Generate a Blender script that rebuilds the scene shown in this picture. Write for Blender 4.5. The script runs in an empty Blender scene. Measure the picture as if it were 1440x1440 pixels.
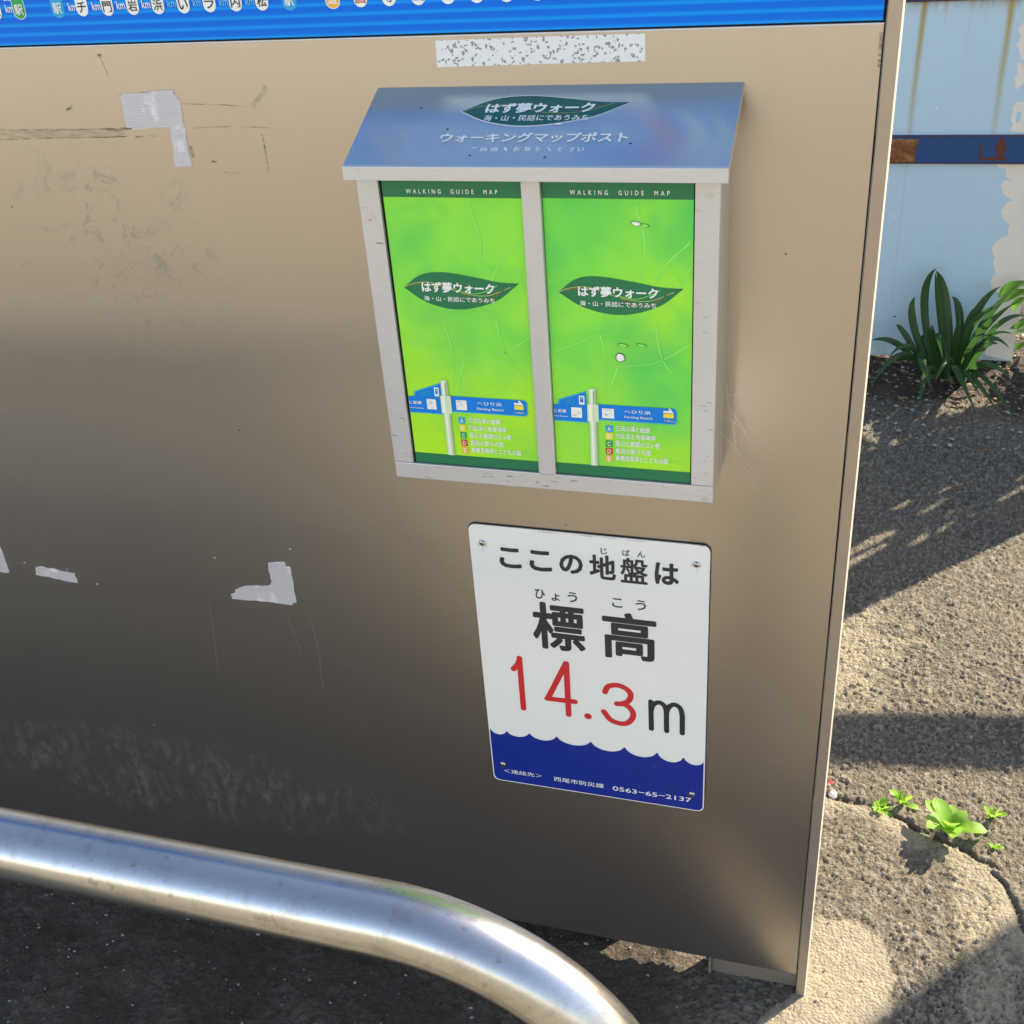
import bpy, bmesh, math, random
import numpy as np
from mathutils import Vector, Matrix
from mathutils.geometry import tessellate_polygon
random.seed(7)
rad = math.radians
scn = bpy.context.scene
C = scn.collection

# ------------------------------------------------------------------ camera, sky, sun, exposure
FPX = 1601.23
yaw, pitch, roll = rad(18.4202), rad(30.8211), rad(-4.51595)
CAM = Vector((0.0, -1.12341, 1.5))
FWD = Vector((-math.sin(yaw)*math.cos(pitch), math.cos(yaw)*math.cos(pitch), -math.sin(pitch)))
_r0 = Vector((math.cos(yaw), math.sin(yaw), 0)); _u0 = _r0.cross(FWD)
RGT = _r0*math.cos(roll) + _u0*math.sin(roll)
UPV = -_r0*math.sin(roll) + _u0*math.cos(roll)
cd = bpy.data.cameras.new('camera'); cam = bpy.data.objects.new('camera', cd); C.objects.link(cam)
cd.sensor_width = 36; cd.lens = 36*FPX/1440; cd.clip_start = 0.05; cd.clip_end = 1000
M = Matrix.Identity(4)
for i, v in enumerate((RGT, UPV, -FWD)):
    for k in range(3): M[k][i] = v[k]
M.translation = CAM
cam.matrix_world = M
scn.camera = cam

SUN_AZ, SUN_EL = rad(42), rad(30)                     # azimuth from +Y towards +X
sdir = Vector((math.sin(SUN_AZ)*math.cos(SUN_EL), math.cos(SUN_AZ)*math.cos(SUN_EL), math.sin(SUN_EL)))
w = bpy.data.worlds.new('World'); scn.world = w; w.use_nodes = True
nt = w.node_tree; bg = nt.nodes['Background']
sky = nt.nodes.new('ShaderNodeTexSky'); sky.sky_type = 'NISHITA'; sky.sun_disc = False
sky.sun_elevation = SUN_EL; sky.sun_rotation = SUN_AZ
sky.air_density = 1.0; sky.dust_density = 0.5; sky.ozone_density = 1.0
tint = nt.nodes.new('ShaderNodeMixRGB'); tint.blend_type = 'MULTIPLY'; tint.inputs[0].default_value = 1; tint.inputs[2].default_value = (1.20, 1.0, .88, 1)
nt.links.new(sky.outputs[0], tint.inputs[1]); nt.links.new(tint.outputs[0], bg.inputs[0]); bg.inputs[1].default_value = 0.125
sl = bpy.data.lights.new('sun', 'SUN'); sl.energy = 5.0; sl.angle = rad(0.53); sl.color = (1.0, 0.865, 0.66)
so = bpy.data.objects.new('sun', sl); C.objects.link(so); so.rotation_euler = sdir.to_track_quat('Z', 'Y').to_euler()
scn.view_settings.view_transform = 'Standard'; scn.view_settings.look = 'None'
scn.view_settings.exposure = 1.6; scn.view_settings.gamma = 1.0; scn.view_settings.use_curve_mapping = False
scn.render.engine = 'CYCLES'

# ------------------------------------------------------------------ helpers
def tag(o, label=None, cat=None, group=None, kind=None):
    if label: o['label'] = label
    if cat: o['category'] = cat
    if group: o['group'] = group
    if kind: o['kind'] = kind
    return o
def empty(name, loc, rz=0, label=None, cat=None, group=None):
    o = bpy.data.objects.new(name, None); C.objects.link(o); o.location = loc; o.rotation_euler = (0, 0, rz)
    o.empty_display_size = .05
    return tag(o, label, cat, group)
def attach(o, parent):
    if parent is not None:
        o.parent = parent
        chain = Matrix.Identity(4)
        p = parent; ms = []
        while p is not None:
            loc = Matrix.LocRotScale(p.location, p.rotation_euler, p.scale)
            ms.append(p.matrix_parent_inverse @ loc); p = p.parent
        for m in reversed(ms): chain = chain @ m
        o.matrix_parent_inverse = chain.inverted()
def obj(name, me, mat, parent=None, smooth=False):
    if isinstance(me, bmesh.types.BMesh):
        bm = me; me = bpy.data.meshes.new(name); bm.to_mesh(me); bm.free()
    if mat: me.materials.clear(); me.materials.append(mat)
    if smooth: me.polygons.foreach_set('use_smooth', [True]*len(me.polygons))
    o = bpy.data.objects.new(name, me); C.objects.link(o); attach(o, parent)
    return o
def bx(bm, x0, x1, y0, y1, z0, z1, bev=0.0, seg=2):
    t = bmesh.new()
    bmesh.ops.create_cube(t, size=1)
    for v in t.verts:
        v.co = Vector(((x0+x1)/2+v.co.x*(x1-x0), (y0+y1)/2+v.co.y*(y1-y0), (z0+z1)/2+v.co.z*(z1-z0)))
    if bev: bmesh.ops.bevel(t, geom=t.edges[:], offset=bev, segments=seg, profile=.6, affect='EDGES')
    merge(bm, t)
def merge(bm, t):
    me = bpy.data.meshes.new('tmp'); t.to_mesh(me); t.free(); bm.from_mesh(me); bpy.data.meshes.remove(me)
def tube(bm, pts, r, n=10, r_end=None, cap=True):
    pts = [Vector(p) for p in pts]; rings = []
    prev = None
    for i, p in enumerate(pts):
        d = (pts[min(i+1, len(pts)-1)]-pts[max(i-1, 0)]).normalized()
        if prev is None:
            a = d.orthogonal().normalized()
        else:
            a = (prev - d*prev.dot(d)).normalized()
        prev = a; b = d.cross(a)
        rr = r if r_end is None else r+(r_end-r)*i/(len(pts)-1)
        rings.append([bm.verts.new(p+a*rr*math.cos(k*2*math.pi/n)+b*rr*math.sin(k*2*math.pi/n)) for k in range(n)])
    for A, B in zip(rings, rings[1:]):
        for k in range(n): bm.faces.new((A[k], A[(k+1) % n], B[(k+1) % n], B[k]))
    if cap: bm.faces.new(rings[0][::-1]); bm.faces.new(rings[-1])
def ray(u, v):
    return (FWD*FPX + RGT*(u-720) - UPV*(v-720)).normalized()
class Frame:
    """a flat surface of the place: origin, two axes in it and its outward normal"""
    def __init__(s, o, a, b, n): s.o, s.a, s.b, s.n = Vector(o), Vector(a).normalized(), Vector(b).normalized(), Vector(n).normalized()
    def P(s, a, b, h=0.0): return s.o+s.a*a+s.b*b+s.n*h
    def at(s, u, v, h=0.0):
        o = s.o+s.n*h; d = ray(u, v); t = (o-CAM).dot(s.n)/d.dot(s.n); q = CAM+d*t-o
        return q.dot(s.a), q.dot(s.b)
PANEL = Frame((0, 0, 0), (1, 0, 0), (0, 0, 1), (0, -1, 0))
GROUND = Frame((0, 0, 0), (1, 0, 0), (0, 1, 0), (0, 0, 1))
def gnd(u, v): return GROUND.at(u, v)
def aty(u, v, y):
    d = ray(u, v); return CAM+d*((y-CAM.y)/d.y)
def poly(fr, pts, h, mat, parent, name, thick=0.0, bev=0.0):
    """a flat shape (a print, a plate) lying on a frame; with thick it has sides down to its back"""
    vs = [fr.P(a, b, h) for a, b in pts]
    area = sum(pts[i][0]*pts[(i+1) % len(pts)][1]-pts[(i+1) % len(pts)][0]*pts[i][1] for i in range(len(pts)))
    tri = tessellate_polygon([[Vector((a, b, 0)) for a, b in pts]])
    bm = bmesh.new(); top = [bm.verts.new(v) for v in vs]
    flip = fr.a.cross(fr.b).dot(fr.n) < 0
    for t in tri:
        i, j, k = t
        s = (pts[j][0]-pts[i][0])*(pts[k][1]-pts[i][1])-(pts[k][0]-pts[i][0])*(pts[j][1]-pts[i][1])
        if abs(s) < 1e-14: continue
        idx = (i, j, k) if (s > 0) != flip else (i, k, j)
        try: bm.faces.new([top[q] for q in idx])
        except ValueError: pass
    if thick:
        bot = [bm.verts.new(fr.P(a, b, h-thick)) for a, b in pts]; n = len(pts)
        for i in range(n):
            j = (i+1) % n
            bm.faces.new((top[i], top[j], bot[j], bot[i]) if (area < 0) != flip else (top[j], top[i], bot[i], bot[j]))
    return obj(name, bm, mat, parent)
def px(fr, pts, h=0.0): return [fr.at(u, v, h) for u, v in pts]
def rrect(x0, x1, z0, z1, r, n=6):
    out = []
    for cx, cz, a0 in ((x1-r, z1-r, 0), (x0+r, z1-r, 90), (x0+r, z0+r, 180), (x1-r, z0+r, 270)):
        for k in range(n+1):
            a = rad(a0+90*k/n); out.append((cx+r*math.cos(a), cz+r*math.sin(a)))
    return out
def letters(fr, s, x0, x1, z0, z1, h, mat, parent, off=0.0, name='lettering', space=1.0, slant=0.0):
    """flat printed lettering fitted into a rectangle of the surface"""
    cu = bpy.data.curves.new('t', 'FONT'); cu.body = s; cu.size = 1; cu.offset = off; cu.space_character = space
    cu.offset = 0; cu.resolution_u = 3; cu.fill_mode = 'FRONT'; cu.shear = slant
    t = bpy.data.objects.new('t', cu); C.objects.link(t)
    dg = bpy.context.evaluated_depsgraph_get(); dg.update()
    me = bpy.data.meshes.new_from_object(t.evaluated_get(dg))
    bpy.data.objects.remove(t)
    n = len(me.vertices)
    if n == 0: return None
    co = np.empty(n*3); me.vertices.foreach_get('co', co); co = co.reshape(-1, 3)
    if off > 0:                                         # a bolder cut: the glyphs laid over themselves, a hair apart
        dirs = [(0, 0)]+[(math.cos(k*math.pi/5), math.sin(k*math.pi/5)) for k in range(10)]
        base = me; bm = bmesh.new()
        for k, (dx, dy) in enumerate(dirs):
            tmp = base.copy(); c2 = co.copy(); c2[:, 0] += dx*off; c2[:, 1] += dy*off; c2[:, 2] = k
            tmp.vertices.foreach_set('co', c2.ravel()); bm.from_mesh(tmp); bpy.data.meshes.remove(tmp)
        me = bpy.data.meshes.new(name); bm.to_mesh(me); bm.free()
        n = len(me.vertices); co = np.empty(n*3); me.vertices.foreach_get('co', co); co = co.reshape(-1, 3)
    mn, mx = co.min(0), co.max(0); sp = np.maximum(mx-mn, 1e-6)
    a = x0+(co[:, 0]-mn[0])/sp[0]*(x1-x0); b = z0+(co[:, 1]-mn[1])/sp[1]*(z1-z0)
    out = np.array(fr.P(0, 0, h))[None]+a[:, None]*np.array(fr.a)+b[:, None]*np.array(fr.b)+co[:, 2:3]*1.2e-5*np.array(fr.n)[None]
    me.vertices.foreach_set('co', out.ravel()); me.update()
    if fr.a.cross(fr.b).dot(fr.n) < 0: me.flip_normals()
    return obj(name, me, mat, parent)
def lpx(fr, s, tl, br, h, mat, parent, off=0.0, **k):
    """lettering whose box is given by the top-left and bottom-right corners measured on the surface"""
    a0, b1 = fr.at(*tl, h); a1, b0 = fr.at(*br, h)
    return letters(fr, s, min(a0, a1), max(a0, a1), min(b0, b1), max(b0, b1), h, mat, parent, off, **k)
def stroke_pts(path, wd):
    """outline of a round-ended stroke"""
    P = [Vector((a, b)) for a, b in path]; L, R = [], []
    n = len(P)
    for i in range(n):
        d = (P[min(i+1, n-1)]-P[max(i-1, 0)]).normalized(); q = Vector((-d.y, d.x))*wd/2
        L.append(P[i]+q); R.append(P[i]-q)
    d = (P[-1]-P[-2]).normalized(); a0 = math.atan2(d.y, d.x)
    capE = [P[-1]+Vector((math.cos(a0+math.pi/2-k*math.pi/8), math.sin(a0+math.pi/2-k*math.pi/8)))*wd/2 for k in range(1, 8)]
    d = (P[0]-P[1]).normalized(); a0 = math.atan2(d.y, d.x)
    capS = [P[0]+Vector((math.cos(a0+math.pi/2-k*math.pi/8), math.sin(a0+math.pi/2-k*math.pi/8)))*wd/2 for k in range(1, 8)]
    return [(v.x, v.y) for v in L+capE+R[::-1]+capS]
def ribbon(fr, path, wd, h, mat, parent, name):
    """an even painted line of width wd (a number or a function of 0..1)"""
    P = [Vector(q) for q in path]; bm = bmesh.new(); prev = None; n = len(P)
    for i in range(n):
        d = (P[min(i+1, n-1)]-P[max(i-1, 0)]).normalized(); q = Vector((-d.y, d.x))*(wd(i/(n-1)) if callable(wd) else wd)/2
        a = bm.verts.new(fr.P(*(P[i]+q), h)); b = bm.verts.new(fr.P(*(P[i]-q), h))
        if prev:
            f = bm.faces.new((prev[0], prev[1], b, a))
            f.normal_update()
            if f.normal.dot(fr.n) < 0: f.normal_flip()
        prev = (a, b)
    return obj(name, bm, mat, parent)
def arc(cx, cz, rx, rz, a0, a1, n=16):
    return [(cx+rx*math.cos(rad(a0+(a1-a0)*k/n)), cz+rz*math.sin(rad(a0+(a1-a0)*k/n))) for k in range(n+1)]
def smooth_line(pts, n=8):
    """Catmull-Rom through points"""
    P = [Vector(p) for p in pts]; P = [P[0]*2-P[1]]+P+[P[-1]*2-P[-2]]; out = []
    for i in range(1, len(P)-2):
        for k in range(n):
            t = k/n
            out.append(.5*((2*P[i])+(P[i+1]-P[i-1])*t+(2*P[i-1]-5*P[i]+4*P[i+1]-P[i+2])*t*t+(3*P[i]-P[i-1]-3*P[i+1]+P[i+2])*t**3))
    out.append(P[-2]); return out

# ------------------------------------------------------------------ materials
class NT:
    def __init__(s, name):
        s.m = bpy.data.materials.new(name); s.m.use_nodes = True; s.t = s.m.node_tree; s.b = s.t.nodes['Principled BSDF']
    def n(s, kind, **k):
        x = s.t.nodes.new('ShaderNode'+kind)
        for a, v in k.items(): setattr(x, a, v)
        return x
    def l(s, a, b): s.t.links.new(a, b)
    def inp(s, sock, v):
        if hasattr(v, 'type') and hasattr(v, 'node'): s.l(v, sock)
        else: sock.default_value = v
    def coord(s, which='Object', scale=(1, 1, 1), rot=(0, 0, 0), loc=(0, 0, 0)):
        c = s.n('TexCoord'); mp = s.n('Mapping'); s.l(c.outputs[which], mp.inputs[0])
        mp.inputs['Scale'].default_value = scale; mp.inputs['Rotation'].default_value = rot; mp.inputs['Location'].default_value = loc
        return mp.outputs[0]
    def noise(s, vec, scale, detail=4, rough=.55, dist=0):
        x = s.n('TexNoise'); s.l(vec, x.inputs['Vector']); x.inputs['Scale'].default_value = scale
        x.inputs['Detail'].default_value = detail; x.inputs['Roughness'].default_value = rough; x.inputs['Distortion'].default_value = dist
        return x.outputs['Fac']
    def ramp(s, fac, stops):
        r = s.n('ValToRGB'); s.l(fac, r.inputs[0]); e = r.color_ramp.elements
        while len(e) < len(stops): e.new(.5)
        for el, (p, c) in zip(e, stops):
            el.position = p; el.color = (c, c, c, 1) if isinstance(c, (int, float)) else (*c, 1)
        return r.outputs[0]
    def mix(s, fac, a, b, mode='MIX'):
        x = s.n('MixRGB', blend_type=mode); s.inp(x.inputs[0], fac)
        for k, v in ((1, a), (2, b)):
            if isinstance(v, tuple): x.inputs[k].default_value = (*v, 1)
            else: s.l(v, x.inputs[k])
        return x.outputs[0]
    def math(s, op, a, b=0.0, clamp=False):
        x = s.n('Math', operation=op); x.use_clamp = clamp; s.inp(x.inputs[0], a); s.inp(x.inputs[1], b); return x.outputs[0]
    def bump(s, hgt, strength, dist=.001, normal=None):
        x = s.n('Bump'); s.l(hgt, x.inputs['Height']); x.inputs['Strength'].default_value = strength; x.inputs['Distance'].default_value = dist
        if normal: s.l(normal, x.inputs['Normal'])
        s.l(x.outputs[0], s.b.inputs['Normal']); return x.outputs[0]
    def set(s, **k):
        for a, v in k.items():
            sock = s.b.inputs[{'col': 'Base Color', 'rough': 'Roughness', 'metal': 'Metallic', 'spec': 'Specular IOR Level', 'coat': 'Coat Weight', 'coatr': 'Coat Roughness', 'sub': 'Subsurface Weight', 'trans': 'Transmission Weight', 'alpha': 'Alpha', 'aniso': 'Anisotropic'}[a]]
            if isinstance(v, tuple): sock.default_value = (*v, 1)
            else: s.inp(sock, v)
        return s.m
def plain(name, col, rough=.5, metal=0.0, var=.06, scale=40, spec=.5):
    m = NT(name); v = m.coord(); f = m.noise(v, scale, 4)
    c = m.mix(f, tuple(x*(1-var) for x in col), tuple(min(1, x*(1+var)) for x in col))
    r = m.ramp(f, [(.3, max(0, rough-.05)), (.7, min(1, rough+.08))])
    return m.set(col=c, rough=r, metal=metal, spec=spec)

# bronze panel: satin metal paint with grime, scuffs and a painted green foliage reflection low down at the left
def panel_mat():
    m = NT('bronze_panel'); v = m.coord()
    big = m.noise(v, 2.5, 5, .6); fine = m.noise(v, 60, 5, .6)
    base = m.mix(big, (.425, .392, .365), (.465, .43, .40))
    sep = m.n('SeparateXYZ'); m.l(v, sep.inputs[0]); X, Z = sep.outputs[0], sep.outputs[2]
    # rubbed grime around the old tape at the upper left
    def blob(cx, cz, rx, rz):
        a = m.math('DIVIDE', m.math('SUBTRACT', X, cx), rx); b = m.math('DIVIDE', m.math('SUBTRACT', Z, cz), rz)
        d = m.math('ADD', m.math('MULTIPLY', a, a), m.math('MULTIPLY', b, b))
        return m.math('SUBTRACT', 1.0, d, clamp=True)
    g = m.ramp(m.noise(v, 20, 10, .8, 1.6), [(.54, 0), (.62, 1)])
    g1 = m.math('MULTIPLY', g, blob(-.84, 1.12, .17, .14))
    g2 = m.math('MULTIPLY', m.ramp(m.noise(v, 24, 10, .8, 1.2), [(.53, 0), (.62, 1)]), blob(-.80, 1.02, .06, .13))
    base = m.mix(m.math('MULTIPLY', m.math('MAXIMUM', g1, g2), .42), base, (.13, .11, .085))
    # reflection of foliage painted into the colour, with upright streaks
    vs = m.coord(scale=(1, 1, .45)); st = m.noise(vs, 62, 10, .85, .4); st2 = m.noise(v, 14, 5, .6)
    foliage_refl = m.math('MULTIPLY', m.ramp(st, [(.48, 0), (.68, 1)]), m.math('MULTIPLY', m.ramp(st2, [(.38, 0), (.6, 1)]), blob(-1.03, .235, .5, .105)))
    foliage_refl = m.math('MULTIPLY', foliage_refl, .95)
    base = m.mix(foliage_refl, base, (.055, .115, .028))
    sp = m.ramp(m.noise(v, 210, 2), [(.735, 0), (.76, 1)])
    base = m.mix(m.math('MULTIPLY', sp, .10), base, (.55, .52, .45))
    r = m.mix(fine, (.28,)*3, (.33,)*3)
    r = m.mix(m.math('MAXIMUM', g1, g2), r, (.46,)*3)
    b1 = m.math('ADD', m.noise(v, 3.5, 2), m.math('MULTIPLY', m.noise(v, 900, 2), .012))
    m.bump(b1, .14, .005)
    return m.set(col=base, rough=r, metal=m.math('SUBTRACT', .94, m.math('MULTIPLY', foliage_refl, .6)), spec=m.math('SUBTRACT', .5, m.math('MULTIPLY', foliage_refl, .42)))
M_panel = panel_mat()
def post_mat():
    m = NT('bronze_post'); v = m.coord(); f = m.noise(v, 30, 6, .65)
    c = m.mix(f, (.34, .29, .24), (.42, .36, .30)); return m.set(col=c, rough=.38, metal=.55)
M_post = post_mat()
M_edge = plain('sunlit_edge_paint', (.62, .56, .47), .4, .0, .15, 25)  # pale colour paints the sunlit corner of the post
M_gap = plain('dark_gap', (.02, .018, .016), .8)
def steel_mat(name, lo, hi, rough, metal=1.0, scale=(2, 60, 60), stain=(.28, .22, .16), amt=.5, sthr=.6, brush=(1, 90, 90), aniso=0.0):
    m = NT(name); v = m.coord(); vb = m.coord(scale=brush)
    br = m.noise(vb, 8, 6, .7); s = m.noise(m.coord(scale=(1, 1, 3)), 26, 10, .8, .4)
    c = m.mix(br, lo, hi)
    st = m.ramp(s, [(sthr-.06, 0), (sthr+.08, 1)])
    c = m.mix(m.math('MULTIPLY', st, amt), c, stain)
    r = m.ramp(br, [(.25, max(.03, rough-.06)), (.75, rough+.08)])
    if not aniso: m.bump(br, .06, .0005)
    return m.set(col=c, rough=r if not aniso else rough, metal=metal, aniso=aniso)
M_lid = steel_mat('brushed_steel_lid', (.50, .60, .65), (.55, .645, .69), .31, .80, sthr=.72, amt=.15, brush=(70, 2, 2), stain=(.4, .4, .4), aniso=.85)
_t = M_lid.node_tree; _n = _t.nodes.new('ShaderNodeTangent'); _n.direction_type = 'RADIAL'; _n.axis = 'Y'; _t.links.new(_n.outputs[0], _t.nodes['Principled BSDF'].inputs['Tangent'])
M_frame = steel_mat('weathered_aluminium', (.50, .51, .54), (.62, .63, .66), .36, .45, brush=(14, 70, 70), sthr=.64, amt=.45, stain=(.30, .25, .20))
M_side = steel_mat('aluminium_side', (.48, .45, .41), (.58, .55, .50), .38, .7, sthr=.62, amt=.3)
def pipe_mat():
    m = NT('polished_pipe'); v = m.coord(); s = m.noise(v, 34, 8, .72, .3); f = m.noise(v, 260, 3)
    c = m.mix(m.ramp(s, [(.5, 0), (.72, 1)]), (.50, .505, .52), (.36, .34, .32))
    sp = m.ramp(m.noise(v, 90, 3, .5), [(.66, 0), (.72, 1)])
    c = m.mix(m.math('MULTIPLY', sp, .6), c, (.30, .27, .24))
    r = m.ramp(s, [(.3, .19), (.7, .30)])
    m.bump(f, .03, .0004)
    return m.set(col=c, rough=r, metal=1.0)
M_pipe = pipe_mat()
def sign_white():
    m = NT('sign_white_enamel'); v = m.coord(); f = m.noise(v, 9, 5, .6); g = m.ramp(m.noise(v, 150, 3), [(.72, 0), (.78, 1)])
    c = m.mix(f, (.80, .81, .79), (.86, .865, .84)); c = m.mix(m.math('MULTIPLY', g, .25), c, (.45, .42, .36))
    m.bump(m.noise(v, 5, 2), .05, .003)
    return m.set(col=c, rough=.22, spec=.5)
M_white = sign_white()
def enamel(name, col, rough=.25):
    m = NT(name); v = m.coord(); f = m.noise(v, 30, 5, .6); g = m.ramp(m.noise(m.coord(scale=(1, 1, 3), rot=(0, .6, 0)), 45, 6, .7), [(.62, 0), (.72, 1)])
    c = m.mix(f, tuple(x*.93 for x in col), tuple(min(1, x*1.06) for x in col)); c = m.mix(m.math('MULTIPLY', g, .06), c, (.5, .5, .55))
    return m.set(col=c, rough=rough)
M_navy = enamel('sign_navy', (.010, .028, .27)); M_ink = enamel('sign_ink', (.026, .032, .038), .35); M_red = enamel('sign_red', (.62, .028, .035), .3)
M_letterwhite = plain('print_white', (.82, .84, .82), .4, var=.03)
M_screw = plain('screw_steel', (.55, .53, .50), .3, 1.0)
M_darkgreen = plain('print_dark_green', (.003, .165, .065), .38)
M_lidgreen = plain('lid_sticker_green', (.002, .10, .085), .32)
M_vein = plain('print_pale_line', (.27, .81, .12), .45, var=.15)
M_goldline = plain('print_gold_line', (.45, .50, .12), .45)
M_brownline = plain('print_brown_line', (.22, .12, .04), .45)
M_arm = plain('print_blue', (.0, .20, .70), .45, spec=.3); M_arm2 = plain('print_cyan_edge', (.01, .38, .72), .4)
M_polep = plain('print_pole', (.62, .74, .52), .45); M_polesh = plain('print_pole_shade', (.34, .50, .30), .45); M_polehi = plain('print_pole_light', (.82, .90, .74), .45)
M_yellow = plain('print_yellow', (.85, .72, .03), .45); M_orange = plain('print_orange', (.85, .42, .04), .45)
M_cyan = plain('print_cyan', (.0, .36, .70), .45); M_green = plain('print_green', (.0, .34, .08), .45); M_redp = plain('print_red', (.60, .05, .02), .45)
M_black = plain('print_black', (.02, .02, .02), .45)
M_greycap = plain('print_grey_line', (.35, .38, .40), .5)
def brochure_mat(seed):
    m = NT('brochure_green'); v = m.coord(loc=(seed, 0, 0))
    a = m.noise(v, 9, 2, .45, .5); b = m.noise(m.coord(loc=(seed+3, 1, 2)), 14, 2, .5, .6)
    sep = m.n('SeparateXYZ'); m.l(m.coord(), sep.inputs[0])
    low = m.n('MapRange'); m.l(sep.outputs[2], low.inputs[0]); low.inputs[1].default_value = 1.25; low.inputs[2].default_value = .9
    c = m.mix(m.ramp(a, [(.36, 0), (.64, 1)]), (.12, .70, .085), (.26, .80, .06))
    c = m.mix(m.ramp(b, [(.44, 0), (.76, 1)]), c, (.03, .56, .11))
    c = m.mix(m.math('MULTIPLY', low.outputs[0], m.ramp(m.noise(v, 7, 2), [(.30, .15), (.6, 1)])), c, (.45, .84, .02))
    d = m.ramp(m.noise(v, 120, 2), [(.72, 0), (.80, 1)]); c = m.mix(m.math('MULTIPLY', d, .3), c, (.4, .8, .25))
    return m.set(col=c, rough=.35, spec=.4)
def tape_mat():
    m = NT('tape_residue'); v = m.coord()
    wv = m.n('TexWave', wave_type='BANDS', bands_direction='Z'); m.l(v, wv.inputs[0]); wv.inputs['Scale'].default_value = 140; wv.inputs['Distortion'].default_value = 1.2; wv.inputs['Detail'].default_value = 1
    f = m.noise(v, 30, 5, .65)
    c = m.mix(wv.outputs[1], (.47, .46, .48), (.60, .59, .62)); c = m.mix(m.ramp(f, [(.55, 0), (.66, 1)]), c, (.74, .74, .77))
    m.bump(wv.outputs[1], .25, .0006)
    return m.set(col=c, rough=.5)
M_tape = tape_mat()
def sticker_mat():
    m = NT('speckled_sticker'); v = m.coord(); vo = m.n('TexVoronoi'); wn = m.n('TexNoise'); m.l(v, wn.inputs[0]); wn.inputs['Scale'].default_value = 170; vs_ = m.n('VectorMath', operation='MULTIPLY_ADD'); m.l(wn.outputs['Color'], vs_.inputs[0]); vs_.inputs[1].default_value = (.010, .010, .010); m.l(v, vs_.inputs[2]); m.l(vs_.outputs[0], vo.inputs['Vector']); vo.inputs['Scale'].default_value = 205; vo.inputs['Randomness'].default_value = 1
    nz = m.noise(v, 260, 3, .7)
    f = m.math('ADD', vo.outputs['Distance'], m.math('MULTIPLY', nz, .35))
    c = m.mix(m.ramp(f, [(.50, 1), (.53, 0)]), (.74, .75, .76), (.27, .28, .29))
    return m.set(col=c, rough=.45)
M_sticker = sticker_mat()
def scuff_mat(amt, name='scuff'):
    m = NT(name); v = m.coord(scale=(8, 1, 60)); f = m.noise(v, 6, 6, .7)
    t = m.t; tr = m.n('BsdfTransparent'); mx = m.n('MixShader'); m.l(m.ramp(f, [(.42, 0), (.62, amt)]), mx.inputs[0])
    m.set(col=(.07, .06, .045), rough=.7)
    m.l(tr.outputs[0], mx.inputs[1]); m.l(m.b.outputs[0], mx.inputs[2]); m.l(mx.outputs[0], t.nodes['Material Output'].inputs[0]); return m.m
M_scuff = scuff_mat(.62); M_smudge = scuff_mat(.22, 'smudge')
M_scratch = plain('pale_scratch', (.30, .28, .25), .6)
M_web = plain('cobweb', (.62, .60, .55), .6)
def poster_mat():
    m = NT('poster_blue_striped'); v = m.coord(); sep = m.n('SeparateXYZ'); m.l(v, sep.inputs[0])
    f = m.math('FRACT', m.math('MULTIPLY', m.math('SUBTRACT', sep.outputs[2], 1.3358), 1/.0095))
    c = m.mix(m.ramp(f, [(0, 1), (.22, .7), (.34, .12), (.75, 0), (.92, .25), (1, 1)]), (.0, .14, .74), (.0, .30, .88))
    return m.set(col=c, rough=.4, spec=.15)
M_poster = poster_mat()
def wall_mat():
    m = NT('pale_blue_paint'); v = m.coord(); sep = m.n('SeparateXYZ'); m.l(v, sep.inputs[0]); X, Z = sep.outputs[0], sep.outputs[2]
    a = m.noise(v, 3, 6, .6); c = m.mix(a, (.48, .68, .82), (.55, .75, .88))
    c = m.mix(m.math('MULTIPLY', m.ramp(m.noise(v, 18, 6, .65), [(.5, 0), (.7, 1)]), .18), c, (.52, .66, .70))
    wob = m.math('MULTIPLY', m.math('SUBTRACT', m.noise(m.coord(scale=(1, 1, .3)), 14, 3), .5), .016)
    for cx, wd, zb, amt in ((.112, .0125, .69, 1.3), (.331, .0125, .69, 1.25), (.113, .005, .02, .22), (.232, .004, .8, .18), (.171, .003, .96, .45), (.27, .003, .97, .4)):
        d = m.math('ABSOLUTE', m.math('ADD', m.math('SUBTRACT', X, cx), wob))
        s = m.math('SUBTRACT', 1.0, m.math('DIVIDE', d, wd), clamp=True)
        z = m.n('MapRange'); m.l(Z, z.inputs[0]); z.inputs[1].default_value = zb; z.inputs[2].default_value = 1.06; z.inputs[3].default_value = .25
        if zb < .3: z.inputs[2].default_value = .62
        k = m.math('MULTIPLY', m.math('MULTIPLY', s, z.outputs[0]), amt)
        up = m.math('GREATER_THAN', Z, zb); k = m.math('MULTIPLY', k, up)
        c = m.mix(k, c, (.42, .35, .10))
    # rust bleeding under the upper rail
    z = m.n('MapRange'); m.l(Z, z.inputs[0]); z.inputs[1].default_value = 1.0; z.inputs[2].default_value = 1.04
    c = m.mix(m.math('MULTIPLY', z.outputs[0], m.ramp(m.noise(m.coord(scale=(1, 1, .1)), 40, 4), [(.4, 0), (.65, .8)])), c, (.38, .24, .14))
    # soil splash at the foot
    z = m.n('MapRange'); m.l(Z, z.inputs[0]); z.inputs[1].default_value = .09; z.inputs[2].default_value = .0
    c = m.mix(m.math('MULTIPLY', z.outputs[0], m.ramp(m.noise(v, 30, 6), [(.35, 0), (.7, .8)])), c, (.33, .36, .33))
    m.bump(m.noise(v, 4, 3), .2, .006)
    return m.set(col=c, rough=.42)
M_wall = wall_mat()
M_peel = plain('bare_primer', (.88, .83, .75), .6, var=.08, scale=14)
M_rail = enamel('rail_blue_paint', (.006, .058, .21), .55)
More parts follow.
